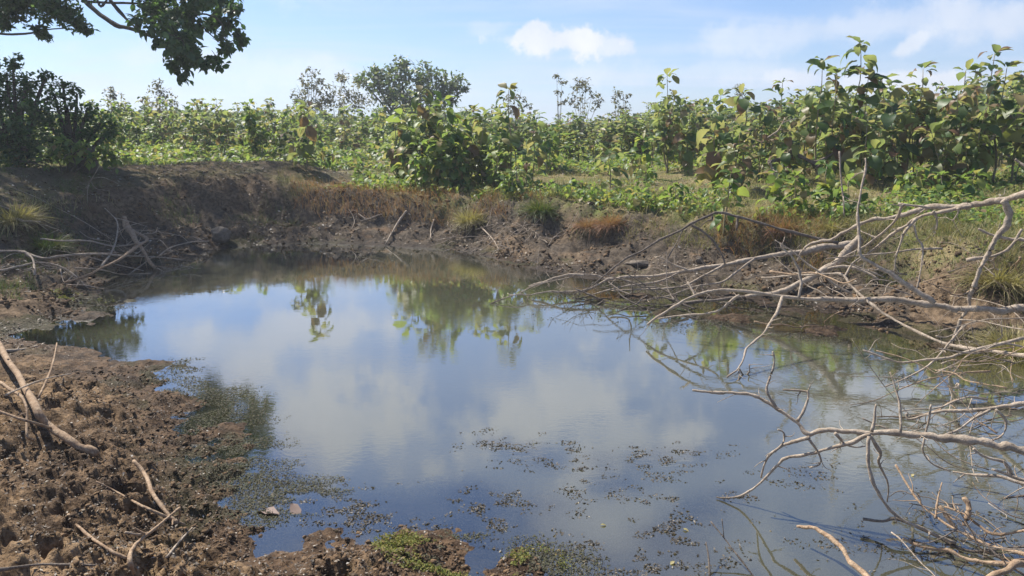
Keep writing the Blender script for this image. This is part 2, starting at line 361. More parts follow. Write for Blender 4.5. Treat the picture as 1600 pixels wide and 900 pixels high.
# ------------------------------------------------------------------ ground sheet
def build_ground():
    fr = np.radians(np.linspace(-41, 41, 600)); bk = np.radians(np.linspace(41, 319, 110)[1:-1])
    ang = np.concatenate([fr, bk]); na = len(ang)
    rr = np.concatenate([np.geomspace(.15, 2.2, 25)[:-1], np.geomspace(2.2, 24, 470)[:-1], np.geomspace(24, 2500, 80)]); nr = len(rr)
    A, R = np.meshgrid(ang, rr); x = (R*np.sin(A)).ravel(); y = (R*np.cos(A)).ravel()
    h, d, H, Wd, near, md = height(x, y, True)
    v = np.stack([x, y, h], 1)
    i = np.arange(nr-1)[:, None]*na; j = np.arange(na)[None]; j2 = (j+1) % na
    f = np.stack([i+j, i+na+j, i+na+j2, i+j2], -1).reshape(-1, 4)[:, ::-1]
    me = mesh_np('ground', v, f)
    lip = Wd*.9
    wet = np.clip(sst(.10, -.02, h)*.95+sst(.5, .0, d)*.5+near*sst(1.1, .15, d+(fbm(x, y, 1.6, 4, 91)-.5)*1.8-.5*sst(5.0, 7, y))*.9, 0, 1)
    wet = np.maximum(wet, near*sst(.56, .66, fbm(x, y, 1.0, 4, 93))*.6)
    field = sst(-.1, .5, d-lip+(fbm(x, y, 1.2, 4, 95)-.5)*1.2)*(1-near)*(1-.85*np.exp(-(md/1.7)**2)*(x < -3.5))
    warm = np.clip(near+sst(.54, .64, fbm(x, y, .55, 4, 97))*(1-near)*.45, 0, 1)
    alg = sst(.14, .03, np.abs(h-.01))*sst(.50, .6, fbm(x, y, 1.8, 4, 99))*.9
    alg = np.maximum(alg, sst(.0, -.1, h)*.7)
    ca = me.attributes.new('zone', 'FLOAT_COLOR', 'POINT')
    ca.data.foreach_set('color', np.stack([wet, field, warm, alg], 1).astype(np.float32).ravel())
    tag(obj('ground', me, M['ground']), kind='structure')
def build_water():
    xs = np.arange(-9.5, 9.6, .09); ys = np.arange(1.0, 15.6, .09)
    X, Y = np.meshgrid(xs, ys); x = X.ravel(); y = Y.ravel(); h = height(x, y)
    v = np.stack([x, y, np.zeros_like(x)], 1); n = len(xs); i = np.arange(len(ys)-1)[:, None]*n; j = np.arange(n-1)[None]
    f = np.stack([i+j, i+j+1, i+n+j+1, i+n+j], -1).reshape(-1, 4)
    keep = (h[f] < .03).any(1); f = f[keep]
    used = np.unique(f); remap = -np.ones(len(v), int); remap[used] = np.arange(len(used)); v = v[used]; f = remap[f]
    me = mesh_np('water', v, f)
    at = me.attributes.new('depth', 'FLOAT', 'POINT'); at.data.foreach_set('value', np.maximum(-h[used], 0).astype(np.float32))
    tag(obj('water', me, M['water']), kind='structure')
build_ground(); build_water()
# distant low hill
def hill():
    n = 80; v = []; f = []
    for i in range(n):
        a = math.radians(20+i*.45); k = math.sin(math.pi*i/(n-1)); D = 270
        top = 1.5+k*(9+3.5*vn(i*.15, 3.3, 5)+1.2*vn(i*.6, 7, 2))
        for rr, z in ((D-70, 0), (D-30, top*.6), (D, top), (D+60, 0)): v.append((rr*math.sin(a), rr*math.cos(a), z))
    for i in range(n-1):
        for k in range(3): f.append((i*4+k, i*4+4+k, i*4+5+k, i*4+1+k))
    m, t = new_mat('hill_cover'); pos = t.new('ShaderNodeNewGeometry').outputs['Position']
    c = t.mix(t.ramp(t.noise(pos, .03, 6), .4, .6), (.075, .075, .06), (.13, .105, .085))
    finish(t, t.new('ShaderNodeBsdfDiffuse', ins={'Color': c}).outputs[0])
    tag(obj('hill', mesh_np('hill', v, f), m), kind='structure')
hill()

# ------------------------------------------------------------------ sticks and branches
def catmull(p, sub=5):
    p = np.array(p, float); 
    if len(p) < 3: 
        return np.array([p[0]+(p[1]-p[0])*k/sub for k in range(sub+1)])
    q = np.vstack([2*p[0]-p[1], p, 2*p[-1]-p[-2]]); out = []
    for i in range(1, len(q)-2):
        for k in range(sub):
            t = k/sub; a, b, c, d = q[i-1], q[i], q[i+1], q[i+2]
            out.append(.5*((2*b)+(-a+c)*t+(2*a-5*b+4*c-d)*t*t+(-a+3*b-3*c+d)*t**3))
    out.append(p[-1]); return np.array(out)
class MB:
    def __init__(s): s.v = []; s.f = []; s.n = 0
    def tube(s, pts, r0, r1, sides=7, sub=4, wig=.35, pw=.8, knob=.12):
        p = catmull(pts, sub); n = len(p); L = np.cumsum(np.r_[0, np.linalg.norm(np.diff(p, axis=0), axis=1)]); L = L/(L[-1]+1e-9)
        w = RNG.normal(0, 1, (n+2, 3)); w = (w[:-2]+w[1:-1]+w[2:])*.6; w[0] = 0; kn = RNG.normal(0, knob, n+2); kn = (kn[:-2]*.7+kn[1:-1]+kn[2:]*.7)*.7
        r = (r0+(r1-r0)*L**pw)*(1+kn.clip(-.25, .4)); p = p+w*r[:, None]*wig*.5
        up = np.array([.13, .21, .97]); rings = []
        for i in range(n):
            tn = p[min(i+1, n-1)]-p[max(i-1, 0)]; tn = tn/(np.linalg.norm(tn)+1e-9)
            a = np.cross(tn, up if abs(tn@up) < .95 else np.array([1., 0, 0])); a /= np.linalg.norm(a)+1e-9; b = np.cross(tn, a)
            th = np.arange(sides)*2*math.pi/sides
            rings.append(p[i]+r[i]*(np.cos(th)[:, None]*a+np.sin(th)[:, None]*b))
        base = s.n; s.v.append(np.vstack(rings)); 
        for i in range(n-1):
            for k in range(sides):
                k2 = (k+1) % sides; s.f.append((base+i*sides+k, base+i*sides+k2, base+(i+1)*sides+k2, base+(i+1)*sides+k))
        s.v.append(np.array([p[0], p[-1]])); c0 = base+n*sides; c1 = c0+1
        for k in range(sides):
            k2 = (k+1) % sides; s.f.append((c0, base+k2, base+k, c0)); s.f.append((c1, base+(n-1)*sides+k, base+(n-1)*sides+k2, c1))
        s.n = base+n*sides+2; return p
    def mesh(s, name, org=(0, 0, 0)):
        v = np.vstack(s.v)-np.array(org)
        me = bpy.data.meshes.new(name); fs = [f if f[3] != f[0] else f[:3] for f in s.f]
        me.from_pydata(v.tolist(), [], fs); me.polygons.foreach_set('use_smooth', np.ones(len(fs), bool)); me.update(); return me
def path(px, t0, t1):
    px = np.array(px, float); L = np.r_[0, np.cumsum(np.hypot(*np.diff(px[:, :2], axis=0).T))]; L /= L[-1]
    ts = t0+(t1-t0)*L
    return [P(a, b, t) for (a, b), t in zip(px[:, :2], ts)]
def gpath(px, off=.02): return [hit(a, b, off) for a, b in px]
def twigs(mb, pts, r, n, length, down=0):
    pts = np.array(pts)
    for _ in range(n):
        k = random.uniform(.15, .97)*(len(pts)-1); i = int(k); b = pts[i]+(pts[min(i+1, len(pts)-1)]-pts[i])*(k-i)
        ax = pts[min(i+1, len(pts)-1)]-pts[max(i-1, 0)]; ax = ax/(np.linalg.norm(ax)+1e-9)
        d = RNG.normal(0, 1, 3); d -= (d@ax)*ax*.6; d /= np.linalg.norm(d); d = d+ax*random.uniform(.2, .9); d[2] += down; d /= np.linalg.norm(d)
        l = length*random.uniform(.4, 1.2); q = [b]; c = b.copy()
        for s_ in range(3): d = d+RNG.normal(0, .28, 3); d /= np.linalg.norm(d); c = c+d*l/3; q.append(c.copy())
        mb.tube(q, r, r*.35, 5, 3, .5)
ORG = None
def limb(name, label, main, subs=(), mat='wood', cat='branch', group=None, ntw=0, twl=.25, twr=.004):
    """main/subs: (world points, r0, r1)"""
    pts, r0, r1 = main; org = np.array(pts[0], float)
    root = empty(name, org); tag(root, label, cat, group)
    mb = MB(); p = mb.tube(pts, r0, r1, 9, 6, .35, .8, .15)
    if ntw: twigs(mb, p, twr, ntw, twl)
    obj('main_stem', mb.mesh('main_stem', org), M[mat], root)
    for k, (sp_, a, b) in enumerate(subs):
        mb = MB(); p = mb.tube(sp_, a, b, 7, 5, .4, .8, .17)
        if ntw: twigs(mb, p, max(.0025, b*.8), max(1, ntw//4), twl*.6)
        obj('side_branch', mb.mesh('side_branch', org), M[mat], root)
    return root
def stick(name, label, pts, r0, r1, mat='wood', cat='stick', group=None, ntw=0, twl=.15):
    org = np.array(pts[0], float); mb = MB(); p = mb.tube(pts, r0, r1, 7, 5, .35, .8, .15)
    if ntw: twigs(mb, p, r1*.8, ntw, twl)
    o = obj(name, mb.mesh(name, org), M[mat], None, org); tag(o, label, cat, group); return o
def R(px, t): return px/F*t*.45       # radius from a width in photo pixels

def right_branches():
    A1 = [(1690, 283), (1600, 303), (1567, 312), (1540, 317), (1517, 321), (1487, 323), (1447, 325), (1413, 335), (1380, 342), (1357, 345), (1333, 355), (1313, 367), (1297, 375), (1280, 377), (1263, 383), (1253, 393), (1247, 407)]
    limb('dead_limb', 'long pale dead limb rising to the top right edge above the far bank', (path(A1, 6.9, 9.2), R(15, 7), R(4, 9)),
        [(path([(1520, 321), (1493, 328), (1460, 333), (1433, 340), (1417, 352), (1400, 362), (1387, 372), (1340, 410)], 7.25, 8), R(8, 7.2), R(3, 8)),
         (path([(1433, 341), (1413, 363), (1407, 380), (1400, 403), (1397, 427)], 7.5, 7.6), R(5, 7.5), R(2.5, 7.5)),
         (path([(1453, 325), (1433, 322), (1403, 318)], 7.4, 7.5), R(5, 7.4), R(4, 7.4)),
         (path([(1410, 321), (1400, 343), (1383, 360), (1367, 373), (1347, 387), (1300, 410)], 7.5, 8.2), R(5, 7.5), R(3, 8)),
         (path([(1458, 330), (1463, 340), (1463, 356), (1458, 370)], 7.35, 7.4), R(4, 7.4), R(2, 7.4)),
         (path([(1497, 325), (1496, 334), (1488, 346)], 7.25, 7.3), R(4, 7.3), R(2, 7.4)),
         (path([(1567, 313), (1575, 333), (1573, 350), (1557, 370), (1547, 393), (1537, 413), (1523, 443), (1515, 463), (1513, 480), (1500, 503), (1488, 532)], 7.0, 7.3), R(11, 7), R(5, 7.3)),
         (path([(1428, 352), (1433, 372), (1441, 384), (1441, 405), (1437, 430), (1432, 452)], 7.5, 7.4), R(4, 7.4), R(2.5, 7.4))], ntw=12, twl=.35)
    limb('dead_limb', 'long pale dead limb lying level across the right side, tip bent to the water',
        (path([(1720, 484), (1600, 483), (1560, 485), (1520, 483), (1493, 482), (1467, 478), (1433, 473), (1400, 468), (1353, 468), (1300, 468), (1249, 467), (1199, 460), (1158, 454), (1128, 453), (1097, 458), (1070, 469), (1047, 483), (1027, 496), (1011, 508)], 6.9, 7.9), R(15, 7), R(4, 7.9)),
        [(path([(1248, 466), (1252, 440), (1247, 420), (1237, 401), (1225, 390), (1219, 379)], 7.4, 7.5), R(6, 7.4), R(3, 7.4)),
         (path([(1460, 474), (1427, 453), (1400, 433), (1373, 417), (1348, 403), (1342, 390), (1343, 370), (1340, 340), (1342, 317), (1347, 290), (1353, 263), (1352, 247)], 7.1, 7.5), R(9, 7.2), R(3, 7.4)),
         (path([(1222, 464), (1216, 485), (1202, 508), (1189, 525), (1168, 542), (1162, 559), (1153, 576), (1136, 590)], 7.45, 6.6), R(5, 7.4), R(3, 6.7)),
         (path([(1153, 576), (1155, 585), (1153, 596)], 6.75, 6.6), R(3, 7), R(2, 7)),
         (path([(1155, 576), (1163, 587), (1170, 581), (1171, 569)], 6.75, 6.8), R(3, 7), R(2, 7)),
         (path([(1155, 462), (1141, 471), (1124, 485), (1097, 491), (1064, 493), (1027, 498)], 7.6, 8.0), R(5, 7.6), R(2.5, 8)),
         (path([(1085, 462), (1080, 450), (1075, 440)], 7.8, 7.9), R(4, 7.8), R(2.5, 8))], ntw=14, twl=.3)
    limb('dead_branch', 'grey dead branch dipping from the bank towards the right edge just above the water',
        (path([(1190, 434), (1223, 432), (1250, 430), (1300, 428), (1317, 430), (1330, 447), (1347, 463), (1367, 480), (1393, 497), (1433, 518), (1473, 536), (1514, 545), (1557, 550), (1600, 556), (1700, 565)][::-1], 5.3, 8.4), R(9, 5.3), R(3, 8.2)),
        [(path([(1320, 433), (1332, 412), (1350, 400), (1380, 395)], 8, 8.2), R(4, 8), R(2, 8))], ntw=10, twl=.3)
    limb('fallen_log', 'thick grey fallen stem resting on the far right bank, reaching left over the water',
        (path([(1345, 378), (1333, 383), (1300, 386), (1266, 392), (1232, 396), (1178, 405), (1131, 414), (1097, 420), (1064, 425), (1023, 431), (976, 433), (949, 436), (929, 431), (902, 430), (875, 432), (848, 441), (826, 447)], 9.9, 10.1), R(13, 10), R(3, 10)),
        [(path([(949, 437), (915, 453), (881, 456), (854, 456), (827, 461), (804, 461), (767, 474)], 10.0, 9.5), R(4, 10), R(2, 10)),
         (path([(1064, 425), (1030, 440), (990, 445), (955, 452), (905, 466), (862, 470)], 10.0, 9.7), R(4, 10), R(2, 10)),
         (path([(1131, 414), (1100, 430), (1070, 446), (1040, 451), (1000, 452), (955, 455)], 9.8, 9.9), R(5, 10), R(2.5, 10)),
         (path([(1178, 405), (1150, 425), (1130, 440), (1085, 448), (1045, 462), (1000, 470)], 9.6, 9.4), R(4, 10), R(2, 10)),
         (path([(1080, 424), (1054, 414), (1030, 402), (1022, 402)], 9.9, 10), R(4, 10), R(2, 10)),
         (path([(902, 430), (872, 437), (838, 445), (812, 458)], 10.1, 9.8), R(3, 10), R(1.5, 10))], 'wood', ntw=26, twl=.45, twr=.006)
    limb('fallen_log', 'thick grey fallen stem slanting down the right bank beneath the tall bent twig',
        (path([(1345, 372), (1333, 385), (1317, 400), (1293, 420), (1250, 443), (1213, 457), (1165, 463)], 8.5, 8.9), R(14, 9), R(6, 9)),
        [(path([(1293, 420), (1318, 416), (1345, 422), (1372, 436)], 8.6, 8.3), R(6, 9), R(3, 9))], ntw=8, twl=.3)
    limb('dead_branch', 'long low dead branch with dark forks half sunk at the far right water edge',
        (path([(1180, 462), (1124, 468), (1064, 474), (1030, 481), (1010, 483), (976, 478), (942, 469), (915, 458), (900, 452)], 8.9, 9.8), R(6, 9), R(3, 9.5)),
        [(path([(942, 471), (922, 485), (912, 492)], 9.5, 9.2), R(3.5, 9.4), R(2, 9)),
         (path([(1010, 483), (975, 465), (962, 450), (950, 440)], 9.2, 9.7), R(3.5, 9.4), R(2, 9)),
         (path([(1064, 474), (1050, 460), (1030, 450), (1000, 447)], 9.1, 9.5), R(3, 9.4), R(2, 9))], 'darkwood', ntw=16, twl=.4)
    limb('arched_branch', 'thin dark dead branch arching over the far bank down to the water',
        (path([(1310, 380), (1240, 364), (1200, 352), (1177, 345), (1150, 338), (1123, 332), (1107, 337), (1083, 348), (1063, 360), (1033, 373), (1007, 390), (980, 403), (957, 420), (933, 440), (913, 458)], 9.3, 10), R(6, 9.5), R(2.5, 10)),
        [(path([(1078, 351), (1100, 363), (1117, 380), (1127, 397), (1133, 413)], 9.8, 9.8), R(4, 9.8), R(2.5, 9.8)),
         (path([(1113, 334), (1112, 344)], 9.7, 9.7), R(4, 9.7), R(4, 9.7)), (path([(1153, 338), (1151, 360)], 9.6, 9.6), R(4, 9.7), R(4, 9.7)),
         (path([(1068, 357), (1057, 380), (1050, 392), (1043, 405)], 9.8, 9.7), R(2.5, 9.7), R(1.5, 9.7))], 'darkwood', ntw=6, twl=.3)
    # near limb
    limb('dead_limb', 'knobbly forked dead limb reaching left over the water in the right foreground',
        (path([(1700, 735), (1600, 706), (1557, 696), (1514, 688), (1472, 684), (1430, 680), (1388, 677), (1345, 675), (1312, 674), (1286, 672), (1261, 677), (1244, 659), (1219, 642), (1194, 626), (1177, 618), (1151, 614), (1126, 613), (1101, 612), (1082, 609)], 3.8, 4.5), R(18, 4), R(4, 4.4)),
        [(path([(1246, 658), (1257, 638), (1263, 621), (1257, 611), (1223, 609)], 4.2, 4.3), R(7, 4.2), R(3, 4.3)),
         (path([(1212, 636), (1198, 609), (1206, 583), (1210, 562), (1207, 549)], 4.3, 4.35), R(6, 4.2), R(2.5, 4.3)),
         (path([(1265, 684), (1232, 692), (1215, 702), (1198, 718), (1189, 746)], 4.15, 4.4), R(7, 4.2), R(3, 4.3)),
         (path([(1210, 706), (1223, 693), (1225, 677), (1215, 671)], 4.2, 4.2), R(5, 4.2), R(3, 4.3)),
         (path([(1360, 679), (1329, 691), (1286, 704), (1257, 712), (1227, 716), (1215, 727), (1194, 748), (1164, 773), (1134, 778), (1120, 777)], 4.05, 4.5), R(8, 4.2), R(3, 4.4)),
         (path([(1264, 686), (1280, 710), (1280, 725), (1265, 731)], 4.15, 4.2), R(5, 4.2), R(2.5, 4.3)),
         (path([(1305, 677), (1320, 693), (1337, 699), (1352, 697)], 4.1, 4.2), R(5, 4.2), R(2.5, 4.3)),
         (path([(1407, 677), (1407, 638), (1400, 609), (1390, 581)], 4.0, 4.1), R(6, 4.1), R(2.5, 4.1)),
         (path([(1362, 674), (1367, 651), (1369, 632)], 4.05, 4.05), R(6, 4.1), R(3, 4.1)),
         (path([(1360, 681), (1375, 706), (1373, 723), (1388, 756), (1386, 784)], 4.05, 4.2), R(7, 4.1), R(3, 4.1)),
         (path([(1358, 682), (1357, 718), (1364, 756), (1383, 786), (1409, 811), (1451, 832), (1493, 849)], 4.0, 3.95), R(6, 4.1), R(5, 4.1))], ntw=10, twl=.14, twr=.003)
    limb('dead_branch', 'pale dead branch with a hooked end just behind the near forked limb',
        (path([(1690, 618), (1600, 631), (1565, 636), (1514, 642), (1472, 642), (1443, 649), (1421, 655), (1415, 646)], 4.4, 4.8), R(9, 4.5), R(5, 4.7)),
        [(path([(1548, 640), (1514, 659), (1493, 674), (1468, 682)], 4.5, 4.5), R(6, 4.5), R(3, 4.5)),
         (path([(1455, 632), (1451, 655), (1443, 689), (1443, 706), (1455, 723), (1485, 737)], 4.6, 4.6), R(4, 4.5), R(3, 4.5)),
         (path([(1556, 640), (1572, 660), (1566, 680), (1545, 690)], 4.5, 4.5), R(5, 4.5), R(3, 4.5))], ntw=8, twl=.2)
    limb('dead_branch', 'slender dead branch with two thin crossing rods near the right water edge',
        (path([(1600, 528), (1506, 550), (1485, 558), (1451, 562), (1409, 566), (1379, 558), (1348, 547)], 6.0, 6.3), R(6, 6), R(3, 6)),
        [(path([(1506, 508), (1476, 545), (1451, 571), (1417, 590), (1383, 604)], 6.3, 6.0), R(5, 6), R(2.5, 6))], ntw=8, twl=.3)
    limb('dead_branch', 'straight pale dead branch rising out of the near right water towards the corner',
        (path([(1700, 890), (1600, 866), (1548, 853), (1506, 834), (1472, 815), (1438, 786), (1417, 756), (1400, 727)], 3.4, 4.4), R(8, 3.5), R(3, 4.4)),
        [(path([(1462, 810), (1464, 790), (1472, 754)], 4.1, 4.2), R(4, 4), R(2.5, 4)),
         (path([(1497, 830), (1468, 790)], 4.05, 4.1), R(7, 4), R(6, 4))], 'wood2', ntw=8, twl=.12)
    limb('dead_branch', 'wavy pale dead branch lying on the water in the bottom right corner',
        (path([(1720, 888), (1600, 883), (1578, 882), (1535, 879), (1506, 872), (1481, 860), (1459, 858), (1430, 851), (1411, 841)], 3.4, 3.95), R(11, 3.4), R(5, 3.9)),
        [(path([(1600, 880), (1578, 887), (1546, 903), (1500, 930)], 3.4, 3.3), R(13, 3.4), R(9, 3.4))], 'wood2', ntw=6, twl=.12)
    limb('dead_branch', 'pale dead branch bending over the water above the bottom right corner',
        (path([(1700, 812), (1600, 830), (1552, 834), (1527, 818), (1506, 803), (1476, 792)], 3.6, 4.2), R(7, 3.7), R(4, 4.1)), [], 'wood2', ntw=6, twl=.15)
    stick('stick', 'short stubby yellowish stick standing out of the water in the right foreground', path([(1508, 822), (1512, 794), (1506, 777)], 4.05, 4.1), R(10, 4), R(9, 4), 'wood2')
    stick('stick', 'curved stick slanting out of the bottom edge of the photo over open water', path([(1400, 950), (1354, 900), (1329, 879), (1316, 858), (1295, 839), (1270, 825), (1246, 823)], 3.3, 4.0), R(14, 3.4), R(6, 4), 'wood2')
    limb('twig', 'dark forked twig poking out of the water at the bottom edge', (path([(1185, 910), (1177, 900), (1151, 866), (1130, 839), (1111, 815)], 3.7, 3.95), R(4, 3.8), R(2, 3.9)), [(path([(1131, 840), (1128, 811)], 3.88, 3.9), R(2.5, 3.9), R(1.8, 3.9))], 'darkwood', 'twig')
    stick('twig', 'single short dark twig in the water left of the forked twig', path([(1109, 905), (1107, 870), (1103, 847)], 3.7, 3.85), R(4, 3.8), R(2, 3.9), 'darkwood', 'twig')
    for lb, pts, t0, t1 in [('pale dead stick above the water below the big near limb, right edge', [(1640, 770), (1600, 756), (1557, 744), (1523, 742), (1489, 737)], 4.1, 4.4),
                    ('short crooked pale stick hanging under the near limb at the right', [(1582, 744), (1569, 723), (1540, 714), (1521, 701)], 4.3, 4.3),
                    ('straight pale stick nearest the right edge, lying just above the water', [(1640, 757), (1600, 750), (1550, 733)], 4.2, 4.3),
                    ('dark stick floating at the right edge above the corner branches', [(1640, 772), (1600, 775), (1567, 778)], 4.3, 4.4),
                    ('dark crooked stick lying level on the water before the near limb', [(1348, 811), (1379, 815), (1400, 811), (1451, 832), (1506, 860), (1560, 858), (1640, 850)], 4.15, 3.75),
                    ('short grey stick reaching from the right edge over the far bank', [(1660, 392), (1600, 376), (1575, 373), (1545, 365), (1528, 357)], 7.2, 7.4),
                    ('thin curving grey stick rising beside the steep branch on the right bank', [(1510, 407), (1560, 397), (1580, 384), (1597, 358)], 7.4, 7.2),
                    ('stout bare stick end at the right edge before the thicket', [(1640, 275), (1600, 258), (1586, 249)], 8.5, 8.7)]:
        stick('stick', lb, path(pts, t0, t1), R(7, t0), R(4, t1), 'wood' if 'dark' not in lb else 'darkwood', ntw=2)
    # the tangle: thin dead twigs between bank and limbs
    k = 0
    zones = [((1400, 1640), (545, 720), (4.6, 6.0), 24, 'thin dead twig in the tangle over the water at the right edge', 'twigs tangled over the water at the right edge'),
             ((1230, 1640), (400, 520), (7.2, 8.6), 26, 'thin dead twig in the heap on the right bank', 'twigs heaped on the right bank'),
             ((1480, 1640), (500, 600), (5.6, 7.0), 18, 'bleached thin twig among dry stalks at the right water edge', 'twigs among dry stalks at the right water edge'),
             ((1380, 1640), (760, 890), (3.6, 4.4), 12, 'thin wet twig in the tangle at the bottom right corner', 'twigs tangled at the bottom right corner'),
             ((850, 1200), (430, 485), (9.0, 10.2), 26, 'thin dark twig lying on the algae of the far right shore', 'twigs on the algae of the far right shore')]
    for (x0, x1), (y0, y1), (t0, t1), n, lb, gr in zones:
        for i in range(n):
            a, b = random.uniform(x0, x1), random.uniform(y0, y1)
            g = hit(a, b); tg = g[1]/ray(a, b)[1]; t = min(random.uniform(t0, t1), tg-.03)
            c = P(a, b, t); c[2] = max(c[2], .02)
            ang = random.choice([random.gauss(math.pi, .5), random.uniform(0, 6.28)]); el = random.uniform(-.25, .45)
            L = random.uniform(.35, 1.3)*(.6 if t < 4.5 else 1); d = np.array([math.cos(ang)*math.cos(el), math.sin(ang)*math.cos(el)*.7, math.sin(el)])
            q = [c-d*L*.5]; cur = q[0].copy()
            for s_ in range(5):
                d = d+RNG.normal(0, .22, 3); d /= np.linalg.norm(d); cur = cur+d*L/5; q.append(cur.copy())
            for w in q: w[2] = max(w[2], (gz(w[0], w[1]) if w[1] > 6 else 0)+.012)
            th = random.choice([1.6, 2, 2.4, 3, 4.2])
            stick('twig', lb, q, R(th, t), R(th*.45, t), 'darkwood' if 'dark' in lb or random.random() < .15 else random.choice(['wood', 'wood', 'wood2']), 'twig', gr, ntw=random.choice([1, 2, 3, 4]), twl=.22)
right_branches()

def left_sticks():
    for lb, pts, off, w0, w1, m in [
        ('stout bent stick on the dry mud at the left edge, its end pointing right', [(-40, 480), (0, 542), (27, 584), (53, 633), (76, 664), (116, 691), (151, 711)], [.2, .2, .18, .14, .09, .05, .02], 8, 7, 'wood2'),
        ('thin pale stick joining the stout bent stick from the left edge', [(-30, 636), (0, 644), (44, 658), (80, 669)], [.15, .15, .12, .1], 5, 4, 'wood2'),
        ('thin upright twig leaning against the stout bent stick', [(60, 622), (80, 576), (89, 536)], [.02, .22, .42], 4, 2.5, 'wood2'),
        ('thin level twig crossing behind the stout bent stick', [(10, 617), (22, 611), (67, 593), (111, 584)], [.2, .2, .24, .28], 4, 2, 'wood'),
        ('short crooked stick under the bent stick by the left edge', [(0, 598), (27, 615), (40, 630), (42, 655), (42, 680), (52, 688)], [.2, .16, .14, .1, .05, .02], 6, 3, 'wood2'),
        ('knotty stick lying on the mud in the left foreground', [(209, 720), (227, 742), (240, 771), (258, 798), (276, 818)], [.05, .03, .03, .02, .02], 8, 6, 'wood2'),
        ('long thin pale twig under the knotty foreground stick', [(150, 752), (187, 771), (222, 791), (258, 807), (289, 820)], [.02, .03, .05, .04, .02], 3, 4, 'wood2'),
        ('hooked stick standing on the mud at the bottom left', [(281, 793), (249, 820), (213, 851), (202, 873), (209, 896)], [.14, .1, .06, .03, .02], 3.5, 7, 'wood2'),
        ('small spur twig beside the hooked stick', [(281, 794), (280, 810), (276, 824)], [.13, .07, .02], 4, 3, 'wood2'),
        ('thin stick sloping to the foot of the hooked stick', [(107, 804), (133, 833), (169, 858), (200, 873)], [.06, .04, .03, .02], 4.5, 4.5, 'wood2'),
        ('long dark stick lying along the bottom edge at the left', [(-20, 892), (0, 891), (67, 882), (156, 884)], [.04, .03, .03, .01], 6, 3, 'darkwood'),
        ('small forked twig right of the hooked stick', [(260, 871), (284, 842), (300, 824)], [.01, .03, .05], 4, 3, 'wood'),
        ('thin grey twig lying on the dark mud at the far left of the shore', [(0, 549), (27, 547), (58, 540)], [.03, .03, .02], 4, 3, 'wood'),
        ('thin pale twig half buried near the green algae, left foreground', [(195, 832), (215, 835), (235, 832)], [.02, .02, .01], 3.5, 3, 'wood')]:
        q = [hit(a, b, 0) for a, b in pts]
        # lift each point along its own line of sight towards the eye so that it clears the ground by off
        q = [p+(np.array([0, 0, CAM_Z])-p)*(o/(CAM_Z-p[2])) for p, o in zip(q, off)]
        t = np.linalg.norm(q[0]-np.array([0, 0, CAM_Z])); stick('stick', lb, q, R(w0*.9, t), R(w1*.9, t), m, ntw=1, twl=.08)
    z5 = lambda L: [(a/3, 230+b/3) for a, b in L]
    def lp(L, offs): 
        q = [hit(a, b) for a, b in z5(L)]; n = len(q)
        offs = np.interp(np.linspace(0, 1, n), np.linspace(0, 1, len(offs)), offs)
        return [p+(np.array([0, 0, CAM_Z])-p)*(o/(CAM_Z-p[2])) for p, o in zip(q, offs)]
    limb('fallen_branch', 'thick broken branch leaning down the shaded left bank into the water', (lp([(580, 330), (600, 385), (650, 450), (690, 520), (742, 588)], [.1, .12, .15, .1, .03]), .055, .022),
         [(lp([(600, 385), (640, 440), (620, 480), (560, 530)], [.12, .15, .1]), .022, .012), (lp([(590, 380), (690, 425), (640, 470), (570, 520), (470, 570), (400, 605), (300, 635)], [.12, .2, .15, .05]), .03, .015)], 'wood2', 'branch', ntw=6, twl=.5, twr=.008)
    for lb, L, offs, w0, w1, nt in [
        ('long thin pale branch curving up the shaded left bank', [(475, 560), (530, 480), (550, 400), (545, 340), (490, 285)], [.05, .15, .1], .022, .01, 3),
        ('long level dead branch lying across the left shore', [(-20, 488), (100, 490), (200, 520), (300, 510), (450, 500), (600, 510), (750, 515), (900, 535)], [.05, .15, .2, .12, .03], .022, .008, 8),
        ('short curved branch drooping on the left shore mud', [(110, 490), (150, 520), (165, 600)], [.12, .1, .02], .02, .012, 2),
        ('thin arching twig beside the boulder at the far left water', [(745, 510), (800, 470), (900, 445), (980, 440)], [.02, .1, .03], .012, .008, 1),
        ('thin straight stick dipping into the water left of the arching twig', [(600, 602), (680, 540), (720, 512)], [.02, .05, .04], .014, .01, 0),
        ('thin level branch behind the leaning broken branch', [(190, 430), (300, 440), (420, 440), (550, 465), (700, 440)], [.08, .12, .1], .018, .01, 5),
        ('dead branch with many side twigs lying on the left shore mud', [(0, 580), (90, 560), (180, 540), (280, 560), (350, 600), (410, 660)], [.05, .1, .03], .018, .008, 10),
        ('pale stick on the grass near the left edge', [(60, 335), (120, 345), (190, 350)], [.03, .03, .03], .022, .014, 0),
        ('small pale forked branch on the dark slope of the left bank', [(405, 190), (420, 165), (435, 140)], [.02, .05, .08], .016, .008, 4)]:
        p = lp(L, offs); mb_sub = []
        stick('dead_branch', lb, p, w0, w1, 'wood', 'branch', None, nt, .55)
    for i in range(15):
        a, b = random.uniform(60, 900), random.uniform(400, 640); p0 = hit(a/3, 230+b/3); ang = random.gauss(0, .6)+random.choice([0, math.pi])
        L = random.uniform(.4, 1.5); q = []
        for s_ in range(5):
            x, y = p0[0]+math.cos(ang)*L*s_/4+random.gauss(0, .05), p0[1]+math.sin(ang)*L*s_/4+random.gauss(0, .05); q.append(np.array([x, y, max(gz(x, y), 0)+.03+.1*random.random()]))
        stick('twig', 'thin bleached twig in the heap on the shaded left shore', q, .007, .004, 'wood', 'twig', 'twigs heaped on the shaded left shore', 2, .3)
    z6 = lambda L: [(400+a/3, 230+b/3) for a, b in L]
